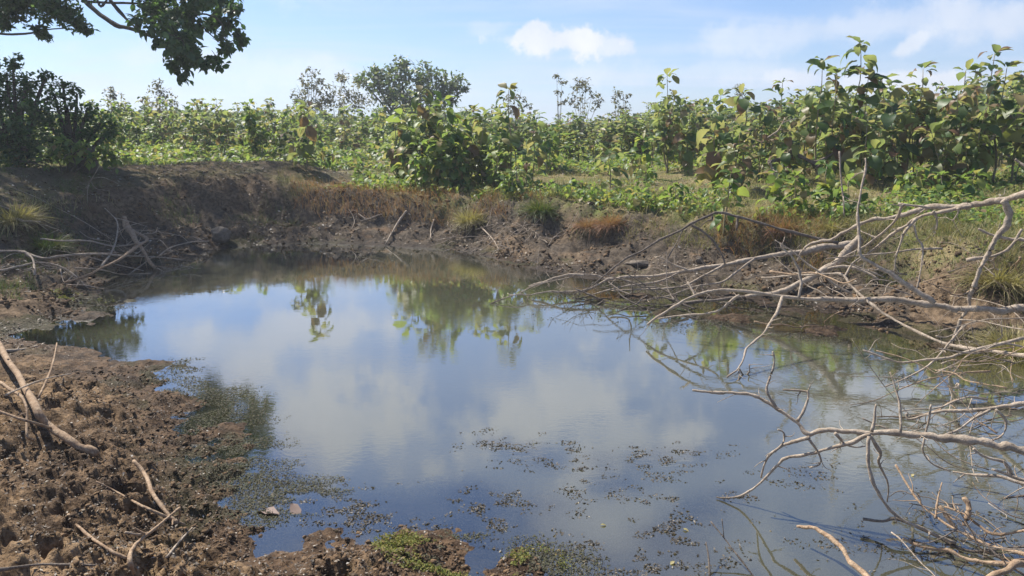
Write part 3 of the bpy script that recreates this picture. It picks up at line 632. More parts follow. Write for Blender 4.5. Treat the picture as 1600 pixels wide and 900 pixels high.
    for lb, L, w in [('straight pale stick leaning on the far bank down to the water', [(705, 308), (660, 370), (605, 468)], .022), ('short pale stick lying under the rusty grass edge', [(590, 323), (540, 340), (490, 356)], .014),
                     ('bent grey root hanging on the far bank', [(435, 300), (462, 350), (448, 396)], .012), ('small upright stick on the far bank, middle', [(835, 350), (820, 400), (820, 436)], .016),
                     ('crooked grey stick in the debris where the far bank turns', [(1055, 385), (1110, 440), (1138, 490)], .014), ('thin pale stick lying along the foot of the grass edge', [(480, 322), (520, 345), (550, 338)], .012)]:
        stick('stick', lb, [hit(a, b, .04) for a, b in z6(L)], w, w*.6, 'wood', ntw=2, twl=.25)
    for i in range(44):
        a, b = random.uniform(700, 860), random.uniform(352, 398); p0 = hit(a, b); ang = random.uniform(0, 6.28); L = random.uniform(.25, .8); q = []
        for s_ in range(4):
            x, y = p0[0]+math.cos(ang)*L*s_/3+random.gauss(0, .03), p0[1]+math.sin(ang)*L*s_/3*.6; q.append(np.array([x, y, max(gz(x, y), 0)+.02+.12*random.random()]))
        stick('twig', 'thin grey twig in the brush debris where the far bank turns', q, .007, .004, 'wood', 'twig', 'twigs in the brush debris on the far bank', 1, .2)
    z4 = lambda L: [(1200+a/3, 40+b/3) for a, b in L]
    for lb, L, t, w, m in [('dark fallen branch lying in front of the thicket on the right', [(0, 640), (130, 612), (230, 640), (320, 592)], 15, .045, 'darkwood'), ('dark broken branch crossing the fallen one before the thicket', [(100, 585), (170, 620), (250, 668)], 15, .04, 'darkwood'),
                     ('short pale broken stem left of the crossing branches', [(5, 640), (30, 700), (40, 730)], 14.8, .03, 'wood'), ('pale bare branch leaning through the thicket at the right edge', [(1200, 400), (1120, 470), (1060, 520), (1010, 560)], 14, .03, 'wood'),
                     ('thin straight dead stalk standing on the grass left of the tall bent twig', [(335, 590), (340, 690), (352, 800), (356, 892)], 8.6, .012, 'wood'),
                     ('thin bare leaning branch in the thicket above the left fallen branch', [(0, 525), (50, 490), (80, 430)], 15, .025, 'wood')]:
        stick('stick', lb, path(z4(L), t, t), w, w*.6, m, ntw=2, twl=.3)
left_sticks()

def lump(name, label, cat, px, py, rpx, mat, sq=(1, 1, .8), seed=1, sink=.3):
    p = hit(px, py); t = p[1]; r = rpx/F*t
    import bmesh
    bm = bmesh.new(); bmesh.ops.create_icosphere(bm, subdivisions=4, radius=1)
    for v in bm.verts:
        n = 1+.22*(vn(v.co.x*1.7+5, v.co.y*1.7+v.co.z*2.1, seed)-.5)*2+.07*(vn(v.co.x*6, v.co.z*6+v.co.y*5, seed+3)-.5)
        v.co = Vector((v.co.x*sq[0], v.co.y*sq[1], v.co.z*sq[2]))*n*r
    me = bpy.data.meshes.new(name); bm.to_mesh(me); bm.free(); me.polygons.foreach_set('use_smooth', np.ones(len(me.polygons), bool))
    o = obj(name, me, M[mat], None, (p[0], p[1], p[2]+r*sq[2]*(1-sink))); tag(o, label, cat); return o
lump('boulder', 'rounded grey brown boulder at the foot of the shaded left bank', 'rock', 346, 376, 15, 'stone', (1.05, .9, .8))
lump('rock', 'small pale angular stone on the tan soil of the far right bank', 'rock', 1092, 412, 6, 'stone', (.9, .8, 1), 4, .1)
lump('rock', 'low tan stone slab on the far right shore', 'rock', 1000, 416, 12, 'stone', (1.8, .9, .5), 6, .4)
st = MB(); b0 = hit(137, 268); st.tube([b0+np.array([0, 0, -.1]), b0+np.array([.02, 0, .22]), b0+np.array([0, 0, .42])], .20, .16, 14, 4, .1)
tag(obj('tree_stump', st.mesh('tree_stump', b0), M['bark'], None, b0), 'dark short tree stump on top of the left bank', 'stump')

# ------------------------------------------------------------------ foliage
def leaf_pts(n, m, curl, wave, fold):
    """unit leaf along +Y: (n+1) rows x 3 columns"""
    v = []; f = []
    prof = [0, .30, .48, .5, .36, .0] if n == 5 else [0.02, .46, .44, .0]
    ang = 0; y = 0; z = 0
    for i in range(n+1):
        w = prof[i]*random.uniform(.50, .6)
        s = math.sin(i*2.1+wave)*.04
        v += [(-w, y, z+fold*w+s), (0, y, z), (w, y, z+fold*w-s)]
        ang = curl*(i+1)/n; y += math.cos(ang)/n; z -= math.sin(ang)/n
    for i in range(n):
        for k in range(2): a = i*3+k; f.append((a, a+1, a+4, a+3))
    return np.array(v), np.array(f)
LEAFV = [leaf_pts(5, 0, c, w, fo) for c, w, fo in [(.7, 0, .35), (1.2, 1, .25), (1.7, 2, .5), (2.1, 3, .4), (.3, 4, .5), (1.5, 5, .15)]]
LEAFM = []
for k, (v, f) in enumerate(LEAFV):
    me = mesh_np('leaf', v, f); me.materials.append(M['teak']); LEAFM.append(me)
LEAFB = []
for k, (v, f) in enumerate(LEAFV):
    me = mesh_np('leaf', v, f); me.materials.append(M['bright']); LEAFB.append(me)
def batch(name, base, pos, rot, scl, mat):
    """many leaves in one mesh; base = list of (v,f)"""
    pos = np.asarray(pos); rot = np.asarray(rot); scl = np.asarray(scl); n = len(pos); vs = []; fs = []; off = 0
    which = RNG.integers(0, len(base), n)
    for b, (bv, bf) in enumerate(base):
        s = which == b; m = s.sum()
        if not m: continue
        Rm = rot[s]; V = np.einsum('nij,kj->nki', Rm, bv)*scl[s][:, None, None]+pos[s][:, None]
        vs.append(V.reshape(-1, 3)); fs.append((bf[None]+(np.arange(m)*len(bv))[:, None, None]+off).reshape(-1, bf.shape[1])); off += m*len(bv)
    me = mesh_np(name, np.vstack(vs), np.vstack(fs)); me.materials.append(mat); return me
def rotm(yaw, pitch, roll):
    """local +Y turned to yaw/pitch"""
    yaw, pitch, roll = map(np.asarray, (yaw, pitch, roll)); n = np.broadcast(yaw, pitch, roll).shape
    cy, sy, cp, sp_, cr, sr = [np.broadcast_to(q, n) for q in (np.cos(yaw), np.sin(yaw), np.cos(pitch), np.sin(pitch), np.cos(roll), np.sin(roll))]
    z = np.zeros(n); o = np.ones(n)
    Rz = np.stack([np.stack([cy, -sy, z], -1), np.stack([sy, cy, z], -1), np.stack([z, z, o], -1)], -2)
    Rx = np.stack([np.stack([o, z, z], -1), np.stack([z, cp, -sp_], -1), np.stack([z, sp_, cp], -1)], -2)
    Ry = np.stack([np.stack([cr, z, sr], -1), np.stack([z, o, z], -1), np.stack([-sr, z, cr], -1)], -2)
    return Rz@Rx@Ry
SMALL = [(np.array([(0, 0, 0), (-.3, .45, .08), (0, 1, -.15), (.3, .45, .08)]), np.array([(0, 3, 2, 1)])), (np.array([(0, 0, 0), (-.22, .5, -.1), (0, 1, .1), (.25, .4, .1)]), np.array([(0, 3, 2, 1)]))]
MEDL = [leaf_pts(3, 0, c, 0, fo) for c, fo in [(.6, .3), (1.1, .4), (.2, .2)]]
BLADE = [(np.array([(-.5, 0, 0), (.5, 0, 0), (.35, .0, .5), (-.35, 0, .5)])*np.array([.035, 1, 1]), np.array([(0, 1, 2, 3)]))]
def blade(bend, w):
    v = []; 
    for i, (h, ww) in enumerate([(0, 1), (.4, .8), (.75, .5), (1.0, .06)]):
        y = bend*h*h; v += [(-w*ww*.5, y, h*(1-bend*.3*h)), (w*ww*.5, y, h*(1-bend*.3*h))]
    return np.array(v), np.array([(0, 1, 3, 2), (2, 3, 5, 4), (4, 5, 7, 6)])
BL = [blade(.15, .028), blade(.5, .03), blade(.9, .034), blade(1.2, .026)]

def sapling_spec(h, leaf=.42, dens=1.0, shoots=1, start=.15):
    """returns stems [(pts,r0,r1)], leaves [(pos,yaw,pitch,roll,scale,variant)]"""
    stems = []; lv = []; leaf = leaf*.80; dens = dens*1.12
    for s_ in range(shoots):
        hh = h*(1 if s_ == 0 else random.uniform(.45, .88)); lean = random.uniform(.02, .16 if s_ == 0 else .6); la = random.uniform(0, 6.28)
        b0 = np.array([random.gauss(0, .07), random.gauss(0, .07), 0])*(s_ > 0)
        pts = [b0+np.array([math.cos(la)*lean*hh*k**1.5*.8+random.gauss(0, .018)*hh*(k > 0), math.sin(la)*lean*hh*k**1.5*.8+random.gauss(0, .018)*hh*(k > 0), hh*k]) for k in (0, .25, .5, .75, 1)]
        stems.append((pts, .010+.007*hh, .006)); sm = catmull(pts, 8)
        st_ = start+random.uniform(.05, .35)*(h > 1.6); z = st_*hh; yaw = random.uniform(0, 6.28); vig = random.uniform(.8, 1.2)
        def leafat(k, yy, sc, up):
            base = sm[min(int(round(k*(len(sm)-1))), len(sm)-1)]
            pe = random.uniform(.03, .14)*(0.4 if up else 1)
            pit = random.uniform(.3, 1.1) if up else random.uniform(-.25, .85)-(1-k)*.25
            lv.append((base+np.array([-math.sin(yy)*pe, math.cos(yy)*pe, pe*.3]), yy, pit, random.gauss(0, .4), sc, random.choice([4, 0, 1]) if up else random.choice([0, 1, 1, 2, 2, 3, 5])))
        while z < hh*.97:
            k = z/hh; bell = .62+.52*math.sin(math.pi*min(1, k*.72+.05))
            for side in (0, 1):
                if random.random() < .16: continue
                leafat(k, yaw+side*math.pi+random.gauss(0, .45), leaf*bell*vig*random.uniform(.55, 1.25), False)
                if random.random() < .35: leafat(k, random.uniform(0, 6.28), leaf*bell*random.uniform(.35, .7), False)
            yaw += math.pi/2+random.gauss(0, .35); z += random.uniform(.07, .16)*(leaf/.34)/dens
        for q in range(7): leafat(1 if q > 1 else .97, random.uniform(0, 6.28), leaf*random.uniform(.55, 1.0), q > 2)
    return stems, lv
def sapling(name, x, y, h, label, cat='sapling', group=None, leaf=.42, dens=1.0, shoots=1, meshes=None, parts=True, z=None):
    meshes = meshes or LEAFM
    z = gz(x, y)-.03 if z is None else z
    root = empty(name, (x, y, z)); tag(root, label, cat, group)
    stems, lv = sapling_spec(h, leaf, dens, shoots)
    for pts, r0, r1 in stems:
        mb = MB(); mb.tube(pts, r0, r1, 6, 3); obj('stem', mb.mesh('stem'), M['stem'], root)
    for (p, yw, pi_, ro, sc, va) in lv:
        o = bpy.data.objects.new('leaf', meshes[va]); COL.objects.link(o); o.parent = root
        o.matrix_local = Matrix.Translation(Vector(p)) @ Matrix(rotm(yw, pi_, ro).tolist()).to_4x4() @ Matrix.Scale(sc, 4)
    return root

# front row, read off the photograph: (px, distance, top row, leaf, density, shoots, meshes, label)
FR = [(475, 17.2, 165, .42, 1.1, 2, 'T', 'dark broad-leaved sapling standing where the left mound ends'),
      (455, 18.2, 195, .34, 1, 1, 'T', 'shorter sapling just left of the dark one at the end of the mound'),
      (505, 19.0, 215, .3, 1, 2, 'B', 'low yellowish sapling right of the dark one at the mound end'),
      (640, 17.0, 180, .38, 1.3, 5, 'B', 'left shoulder of the big green bush: many-stemmed leafy sapling'),
      (672, 16.8, 142, .38, 1.4, 4, 'T', 'tall many-stemmed sapling at the heart of the big green bush'),
      (705, 16.4, 156, .38, 1.4, 5, 'B', 'bright leafy sapling on the right of the big green bush'),
      (690, 15.8, 215, .34, 1.4, 3, 'B', 'low bright green sapling in front of the big bush, nearest the bank'),
      (655, 16.0, 225, .32, 1.4, 4, 'B', 'low bright sapling at the left foot of the big green bush'),
      (722, 15.9, 240, .30, 1.4, 4, 'B', 'low bright sapling at the right foot of the big green bush'),
      (750, 16.6, 180, .34, 1.2, 3, 'T', 'leafy sapling leaning right out of the big green bush'),
      (620, 17.6, 190, .34, 1.2, 3, 'T', 'leafy sapling leaning left out of the big green bush'),
      (735, 17.2, 170, .38, 1.3, 4, 'T', 'drooping sapling between the big bush and the tall middle one'),
      (800, 16.4, 138, .42, 1.0, 2, 'T', 'tall thin sapling with hanging leaves, middle of the far bank'),
      (775, 16.2, 205, .34, 1.1, 2, 'B', 'leafy sapling at the foot of the tall thin middle one'),
      (832, 17.0, 178, .34, .9, 1, 'T', 'sapling with a purplish drooping head right of the tall thin one'),
      (860, 19.5, 200, .3, 1, 2, 'B', 'light green sapling beside the dry grass patch'),
      (955, 15.6, 235, .38, 1, 1, 'T', 'small sapling with large hanging leaves standing in the grass patch'),
      (1000, 17.5, 215, .36, 1, 2, 'B', 'bushy sapling left of the tall round-headed one'),
      (1045, 18.4, 116, .38, 1.35, 3, 'T', 'tall sapling with a dense round green head'),
      (1020, 19, 165, .34, 1, 1, 'T', 'slimmer sapling touching the left of the round-headed one'),
      (1078, 18, 170, .38, 1, 2, 'T', 'drooping brownish sapling right of the round-headed one'),
      (1120, 14.8, 175, .46, 1.1, 2, 'T', 'sapling with big curling pale leaves in front of the thicket'),
      (1150, 14.2, 205, .40, 1.2, 2, 'T', 'low sapling with long hanging leaves before the thicket'),
      (1165, 16.5, 145, .36, 1, 1, 'T', 'slender sapling rising behind the curling pale leaves'),
      (1125, 18.5, 148, .36, 1, 1, 'T', 'feathery headed sapling right of the drooping brownish one'),
      (1190, 16, 172, .36, 1, 2, 'T', 'dense sapling left of the two long bare stems'),
      (1228, 17.5, 128, .30, .7, 1, 'T', 'thin sapling with a small umbrella of leaves'),
      (1283, 15.4, 92, .40, .75, 1, 'T', 'tall thin sapling with a leafy tuft left of the tallest one'),
      (1330, 15.6, 64, .44, 1.15, 2, 'T', 'tallest sapling, two columns of hanging leaves against the sky'),
      (1305, 15.2, 112, .42, 1.05, 2, 'T', 'wide leafy sapling at the foot of the tallest one'),
      (1350, 15.8, 118, .42, 1.05, 2, 'T', 'sapling with blue-grey leaves right of the tallest one'),
      (1262, 15.8, 165, .4, 1, 1, 'T', 'brown-leaved sapling under the tall tufted one'),
      (1385, 16.0, 122, .40, .95, 1, 'T', 'round topped sapling right of the tallest one'),
      (1423, 15.2, 104, .44, .95, 2, 'T', 'sapling with a whorl of big leaves midway along the right thicket'),
      (1405, 14.8, 165, .44, 1.2, 2, 'T', 'broad sapling whose leaves hang to the ground below the whorled one'),
      (1455, 15.0, 158, .44, 1.2, 2, 'T', 'broad brown and green sapling right of the whorled one'),
      (1500, 14.8, 108, .42, .85, 2, 'T', 'sapling with a forked leafy top left of the crooked stem'),
      (1538, 14.6, 80, .40, .8, 1, 'T', 'crooked tall sapling with a star of leaves on top, near the right edge'),
      (1560, 14.4, 102, .42, .95, 2, 'T', 'dense sapling right of the crooked tall one'),
      (1590, 14.2, 128, .44, 1.1, 2, 'T', 'large-leaved sapling cut by the right edge of the photo'),
      (1525, 14.0, 165, .44, 1.2, 2, 'T', 'low large-leaved sapling in shade near the right edge'),
      (1480, 14.4, 185, .44, 1.2, 2, 'T', 'low drooping sapling with withered leaves in the right thicket'),
      (1350, 14.6, 195, .42, 1.1, 2, 'T', 'low withered sapling below the tallest one'),
      (1235, 15.2, 200, .4, 1.1, 2, 'T', 'low spreading sapling left of the long bare stems'),
      (1625, 13.8, 100, .42, 1.1, 2, 'T', 'large sapling just beyond the right edge, leaves reaching in'),
      (1010, 14.6, 268, .32, 1.2, 1, 'B', 'knee-high sapling with wide leaves on the grass left of the curling one'),
      (1140, 11.4, 268, .26, 1.2, 1, 'B', 'small bright seedling before the hanging leaves of the low sapling'),
      (1060, 13.0, 290, .26, 1.2, 1, 'B', 'small bright seedling on the lip of the far bank'),
      (905, 14.8, 285, .24, 1.2, 2, 'B', 'low light green seedling left of the rusty tufts'),
      (1005, 12.9, 300, .22, 1.2, 2, 'B', 'low yellow-green seedling right of the rusty tufts'),
      (1250, 11.5, 272, .28, 1.2, 3, 'B', 'bright leafy seedling clump in front of the fallen branches'),
      (1215, 12.5, 268, .26, 1.2, 2, 'B', 'bright seedling left of the clump in front of the fallen branches'),
      (1300, 11.8, 255, .28, 1.3, 3, 'B', 'bright green seedling beside the tall bent twig, left'),
      (1330, 11.2, 280, .26, 1.2, 2, 'B', 'low bright seedling close behind the tall bent twig'),
      (1440, 12.8, 262, .28, 1.3, 3, 'B', 'low bright bush on the grass right of the tall bent twig'),
      (1480, 12.4, 272, .26, 1.3, 3, 'B', 'middle one of the low bright bushes before the right thicket'),
      (1530, 12.3, 270, .26, 1.3, 2, 'B', 'rightmost of the low bright bushes before the right thicket'),
      (560, 17.5, 262, .26, 1.2, 2, 'B', 'low yellow-green plant left of the big green bush'),
      (540, 25, 170, .36, 1.1, 2, 'T', 'tall leafy sapling behind the yellow-green plants'),
      (590, 25, 180, .36, 1.1, 2, 'B', 'broad bright sapling left behind the big green bush'),
      (800, 14.6, 268, .26, 1.1, 2, 'B', 'small leafy plant on the bank edge below the tall thin sapling')]
for px, D, ty, lf, de, sh, mm, lb in FR:
    x = colx(px, D); g = gz(x, D); h = max(.3, topz(D, ty)-g)
    sapling('sapling' if h > .9 else 'seedling', x, D, h, lb, 'sapling' if h > .9 else 'seedling', None, lf, de, sh, LEAFM if mm == 'T' else LEAFB)

# prototypes with joined foliage for the plants further back
def proto(h, leaf, shoots, mat, dens=1.0):
    stems, lv = sapling_spec(h, leaf, dens, shoots, .08)
    mb = MB()
    for pts, r0, r1 in stems: mb.tube(pts, r0, r1, 5, 2)
    a = np.array([l[0] for l in lv]); r = rotm(*[np.array([l[k] for l in lv]) for k in (1, 2, 3)]); s = np.array([l[4] for l in lv])
    return mb.mesh('stem'), batch('foliage', LEAFV, a, r, s, mat)
PROT = [proto(2.0, .40, 2, M['teak'], 1.1) for _ in range(6)]+[proto(2.0, .34, 3, M['bright'], 1.2) for _ in range(5)]
TOPX = [-120, 0, 150, 200, 300, 350, 420, 470, 560, 640, 700, 800, 860, 950, 1010, 1060, 1130, 1200, 1280, 1380, 1450, 1520, 1600, 1750]
TOPY = [155, 168, 162, 156, 156, 160, 156, 160, 172, 160, 162, 172, 182, 174, 164, 152, 158, 148, 132, 138, 142, 122, 116, 118]
LAND = [(60, 'below the dark tree at the left edge'), (175, 'below the left wispy tree'), (250, 'below the right wispy tree'), (340, 'between the wispy trees and the mound end'), (420, 'just left of the dark sapling at the mound end'),
        (490, 'under the pale sparse slim tree'), (560, 'between the mound end and the umbrella-crowned tree'), (640, 'under the umbrella-crowned tree'), (720, 'right behind the big green bush'), (800, 'behind the tall thin middle sapling'),
        (875, 'under the very slender bare tree'), (920, 'under the round wispy tree'), (975, 'left of the round-headed sapling'), (1045, 'behind the round-headed sapling'), (1125, 'behind the curling pale leaves'), (1185, 'above the dark fallen branches'),
        (1240, 'left of the two long bare stems'), (1300, 'behind the tufted tall sapling'), (1345, 'behind the tallest sapling'), (1400, 'behind the round topped sapling'), (1440, 'behind the whorled sapling'), (1500, 'left of the crooked sapling'), (1550, 'behind the crooked sapling'), (1640, 'at the right edge')]
def fill(n, x0, x1, d0, d1, tb, label, group, protos, jit=(0, 30)):
    for i in range(n):
        px = x0+(x1-x0)*(i+random.random())/n; D = random.uniform(d0, d1); x = colx(px, D); g = gz(x, D)-.05
        ty = np.interp(px, TOPX, TOPY)+random.uniform(*jit)+tb; h = max(.8, topz(D, ty)-g); k = random.choice(protos)
        sm, fm = PROT[k]
        root = empty('sapling', (x, D, g), random.uniform(0, 6.28))
        lm = min(LAND, key=lambda q: abs(q[0]-px))[1]
        look = ('tall ' if h > 2.3 else 'low ' if h < 1.5 else '')+('light green' if k > 5 else 'olive')
        tag(root, ' '.join(f'{look} sapling {label}, {lm}'.split()[:16]), 'sapling', f'{look} saplings {group} {lm}')
        s = h/2.0; root.scale = (max(s, .8)*random.uniform(.85, 1.1), max(s, .8), s)
        a = obj('stem', sm, M['stem'], root); b = obj('foliage', fm, None, root)
fill(38, -60, 480, 22.5, 28, 0, 'in the front rows', 'in the front rows', [6, 7, 8, 9, 10, 0, 1, 2, 3], (0, 34))
fill(22, -60, 480, 27, 35, -4, 'in the back rows', 'in the back rows', [0, 1, 2, 6, 7], (0, 20))
fill(34, 490, 900, 24, 31, 0, 'in the middle thicket', 'in the middle thicket', [0, 1, 2, 3, 6, 7, 8, 9], (0, 45))
fill(30, 480, 1050, 30, 40, 0, 'far back', 'far back', [0, 1, 2, 6, 8], (-3, 20))
fill(44, 880, 1230, 21, 28, 0, 'beyond the dry grass', 'beyond the dry grass', [0, 1, 2, 3, 4, 5, 7], (0, 45))
fill(40, 1180, 1700, 16.5, 22, 0, 'deep in the right thicket', 'deep in the right thicket', [0, 1, 2, 3, 4, 5], (0, 50))
fill(24, 1000, 1720, 21, 30, -4, 'at the back', 'at the back', [0, 1, 2, 3, 4, 5], (0, 22))

def crown_tree(name, label, x, y, g, limbs, clumps, leaf, mat, trunk_r, cat='tree', dens=1.0, group=None, bark='bark', sq=.75, base=None):
    """limbs: list of point lists (world); clumps: (center, radius, n)"""
    root = empty(name, (x, y, g)); tag(root, label, cat, group); org = np.array([x, y, g]); mb = MB()
    for k, (pts, r0, r1) in enumerate(limbs): mb.tube(pts, r0, r1, 7, 4, .3)
    for c, r, n in clumps:
        for k in range(4):
            d = RNG.normal(0, 1, 3); d /= np.linalg.norm(d); mb.tube([np.array(c)-np.array([0, 0, r*.2]), np.array(c)+d*r*.5+RNG.normal(0, r*.1, 3), np.array(c)+d*r*.95], leaf*.07, leaf*.03, 4, 2, .5)
    obj('trunk', mb.mesh('trunk', org), M[bark], root)
    pos = []; 
    for c, r, n in clumps:
        n = int(n*dens); k = RNG.normal(0, 1, (n, 3)); k /= np.linalg.norm(k, axis=1)[:, None]; rad = RNG.random(n)**.45
        q = k*rad[:, None]*r; q[:, 2] *= sq
        # sub-clusters leave gaps
        sc = RNG.normal(0, 1, (max(6, n//22), 3)); sc /= np.linalg.norm(sc, axis=1)[:, None]; sc *= (RNG.random(len(sc))**.4)[:, None]*r; sc[:, 2] *= sq
        w = RNG.integers(0, len(sc), n); q = np.where((RNG.random(n) < .8)[:, None], sc[w]+RNG.normal(0, r*.13, (n, 3)), q)
        pos.append(np.array(c)+q-org)
    pos = np.vstack(pos); n = len(pos)
    me = batch('crown', base or SMALL, pos, rotm(RNG.random(n)*6.28, RNG.normal(-.2, .6, n), RNG.normal(0, .5, n)), leaf*RNG.uniform(.6, 1.3, n), mat)
    obj('crown', me, None, root); return root
def twigend(c0, c1, r): return ([np.array(c0), (np.array(c0)+np.array(c1))/2+RNG.normal(0, .15, 3), np.array(c1)], r, r*.35)

def shade_trees():
    # broadleaf tree whose trunk stands outside the frame; one limb droops into the picture
    tx, ty = -15.5, 20.0; g = gz(tx, ty); top = np.array([tx+.4, ty-.2, 5.6])
    L = [([np.array([tx, ty, g-.2]), np.array([tx+.1, ty, 3.4]), top], .42, .26)]; C = []
    vis = [(262, 28, 40), (232, 14, 26), (285, 55, 40), (300, 20, 36), (282, 88, 26), (287, 118, 13), (300, 84, 22), (345, 14, 20), (362, 38, 18), (352, 66, 20), (338, 92, 15), (322, 98, 10), (372, 60, 10), (248, 48, 22), (215, 34, 10), (330, 38, 14), (368, 14, 14), (310, -20, 40), (260, -25, 50), (355, -20, 25), (200, -30, 30)]
    D = 14.6
    limbp = path([(60, -160), (95, -60), (128, -5), (150, 18), (180, 38), (206, 46), (240, 58), (275, 75)], 15.8, 14.4)
    L.append(([top, top+np.array([2.2, -1.6, 1.6]), limbp[0]+np.array([-1., .6, .6]), limbp[0]], .2, .10)); L.append((limbp, .10, .025))
    L.append((path([(150, -8), (158, 10), (170, -6)], D, D), .03, .015)); L.append((path([(172, 0), (190, 22), (215, 45), (235, 56)], D, D), .035, .02)); L.append((path([(128, 2), (170, 4), (215, 5)], D, D), .03, .02))
    L.append((path([(300, 25), (322, 22), (345, 35), (352, 60)], D, D), .022, .01)); L.append((path([(310, 35), (325, 50), (338, 62)], D, D), .018, .008))
    for px, py, r in vis:
        c = P(px, py, D+random.uniform(-.6, .6)); rr = r/F*D; C.append((c, rr, int(26+900*rr*rr*1.3)))
    crown_tree('broadleaf_tree', 'dark broad-leaved tree whose drooping bough hangs into the top left of the sky', tx, ty, g, L, C, .16, M['dark'], .4, sq=1.0, base=MEDL)
    # its upper crown and the neighbouring fine-leaved tree shade the left bank
    tx, ty = -14.0, 16.5; g = gz(tx, ty); top = np.array([tx, ty, 5.2]); L = [([np.array([tx, ty, g-.2]), np.array([tx-.1, ty, 3]), top], .34, .22)]; C = []
    for i in range(56):
        cx = random.uniform(-16.5, -7.8); cy = random.uniform(14.0, 22.6)
        if cx/cy > -.40: continue
        if cx > -10 and cy < 15.3: continue
        c = np.array([cx, cy, random.uniform(7.2, 8.6)+.06*(cy-14)]); C.append((c, random.uniform(1.1, 1.6), 620)); L.append(twigend(top, c, .09))
    Dv = 13.5
    for px, py, r in [(12, 8, 36), (48, 4, 34), (85, 12, 26), (110, 30, 20), (135, 45, 10), (128, 36, 11), (72, 58, 9), (62, 46, 12), (10, 32, 18), (90, -10, 40), (30, -25, 50), (-30, 10, 40)]:
        c = P(px, py, Dv+random.uniform(-.5, .5)); rr = r/F*Dv; C.append((c, rr, int(60+3400*rr*rr)))
    L.append((path([(-120, -60), (-40, 40), (0, 52), (40, 53), (75, 46), (105, 44)], Dv, Dv), .05, .01)); L.append(([top, P(-120, -60, Dv)], .12, .05))
    crown_tree('fine_leaved_tree', 'dark fine-leaved tree whose feathery bough fills the top left corner', tx, ty, g, L, C, .105, M['dark'], .3, sq=.8)
shade_trees()
def shrub_tree(name, label, px, D, clumps, leaf, mat, n0=1500, tr=.08, cat='tree', **kw):
    x = colx(px, D); g = gz(x, D)-.1; L = []; C = []
    for cx, cy, r in clumps:
        c = P(cx, cy, D/1.02+random.uniform(-.5, .5)*r/60); rr = r/F*D*(1.12 if name == 'skyline_tree' else 1); C.append((c, rr, int(30+n0*rr*rr))); b = np.array([x, D, g])
        L.append(([b, b+(c-b)*.5+np.array([0, 0, .1]), c], tr, tr*.25))
    return crown_tree(name, label, x, D, g, L, C, leaf, mat, tr, cat, **kw)
shrub_tree('shade_shrub', 'dark bushy tree at the left edge beneath the feathery bough', 20, 14.5, [(10, 115, 28), (40, 135, 26), (-10, 150, 45), (30, 165, 36), (60, 170, 25), (0, 200, 40), (45, 205, 35), (15, 240, 35), (55, 235, 26), (70, 120, 14), (20, 95, 14)], .10, M['dark'], 2400)
shrub_tree('shade_shrub', 'dark wispy tree second from the left edge, in front of the bright thicket', 110, 15.2, [(98, 132, 14), (120, 146, 12), (85, 150, 18), (105, 165, 22), (135, 175, 20), (160, 188, 20), (110, 195, 26), (75, 190, 26), (145, 210, 22), (176, 205, 14), (100, 222, 24)], .095, M['dark'], 2500)
shrub_tree('leafy_bush', 'sunlit yellow-green bush at the foot of the dark left trees', 95, 14.4, [(40, 250, 22), (80, 240, 24), (115, 236, 24), (150, 240, 20), (180, 246, 18), (10, 250, 20)], .16, M['bright'], 700, .02, 'bush')
# far trees on the skyline
def far_tree(label, px, D, clumps, leaf, mat, n0, tr, **kw): shrub_tree('skyline_tree', label, px, D, clumps, leaf, mat, n0, tr, 'tree', **kw)
far_tree('spreading dark green tree with a flat umbrella crown on the skyline', 640, 40, [(590, 125, 26), (620, 112, 26), (625, 102, 15), (655, 118, 28), (690, 128, 24), (715, 128, 14), (575, 115, 15), (562, 122, 12), (728, 138, 9), (705, 140, 18), (605, 145, 30), (640, 150, 34), (675, 150, 30), (625, 175, 30), (660, 172, 30), (700, 152, 16)], .24, M['farleaf'], 300, .09)
far_tree('pale sparse tree left of the umbrella-crowned one', 525, 38, [(540, 135, 22), (535, 120, 12), (555, 150, 24), (520, 150, 22), (530, 170, 26), (565, 165, 20), (500, 165, 18)], .17, M['sparse'], 190, .03, bark='wood')
far_tree('pale sparse slim tree with a pointed top, leftmost of the skyline group', 487, 38, [(487, 112, 10), (480, 128, 14), (495, 130, 14), (470, 145, 14), (490, 148, 16), (482, 165, 20), (500, 165, 18), (465, 168, 14)], .17, M['sparse'], 220, .025, bark='wood')
for lb, px, cl in [('thin wispy tree above the left thicket, left one of two', 175, [(172, 140, 8), (180, 150, 10), (168, 155, 10), (190, 165, 10), (175, 170, 14)]),
                   ('thin wispy tree above the left thicket, right one of two', 252, [(247, 128, 7), (255, 140, 12), (243, 145, 12), (262, 155, 14), (235, 158, 12), (270, 168, 10), (250, 170, 16)]),
                   ('wispy grey tree above the tall thin middle sapling', 806, [(803, 137, 8), (812, 150, 10), (795, 155, 10), (820, 165, 10), (800, 170, 12)]),
                   ('very slender bare tree on the skyline right of the middle', 873, [(870, 120, 6), (878, 128, 6), (872, 145, 6), (878, 160, 6)]),
                   ('round wispy brown-grey tree on the skyline right of the middle', 910, [(905, 126, 8), (915, 135, 12), (900, 140, 12), (925, 148, 14), (895, 155, 12), (935, 160, 10), (910, 165, 16)]),
                   ('wispy brown-grey tree right of the round one on the skyline', 968, [(965, 145, 7), (975, 152, 9), (960, 158, 10), (978, 168, 10), (966, 175, 10)]),
                   ('small wispy tree left of the slender sapling, far right skyline', 1155, [(1155, 135, 6), (1160, 145, 8), (1150, 155, 8), (1158, 168, 8)])]:
    far_tree(lb, px, 30, cl, .13, M['sparse'], 230, .018, bark='wood')

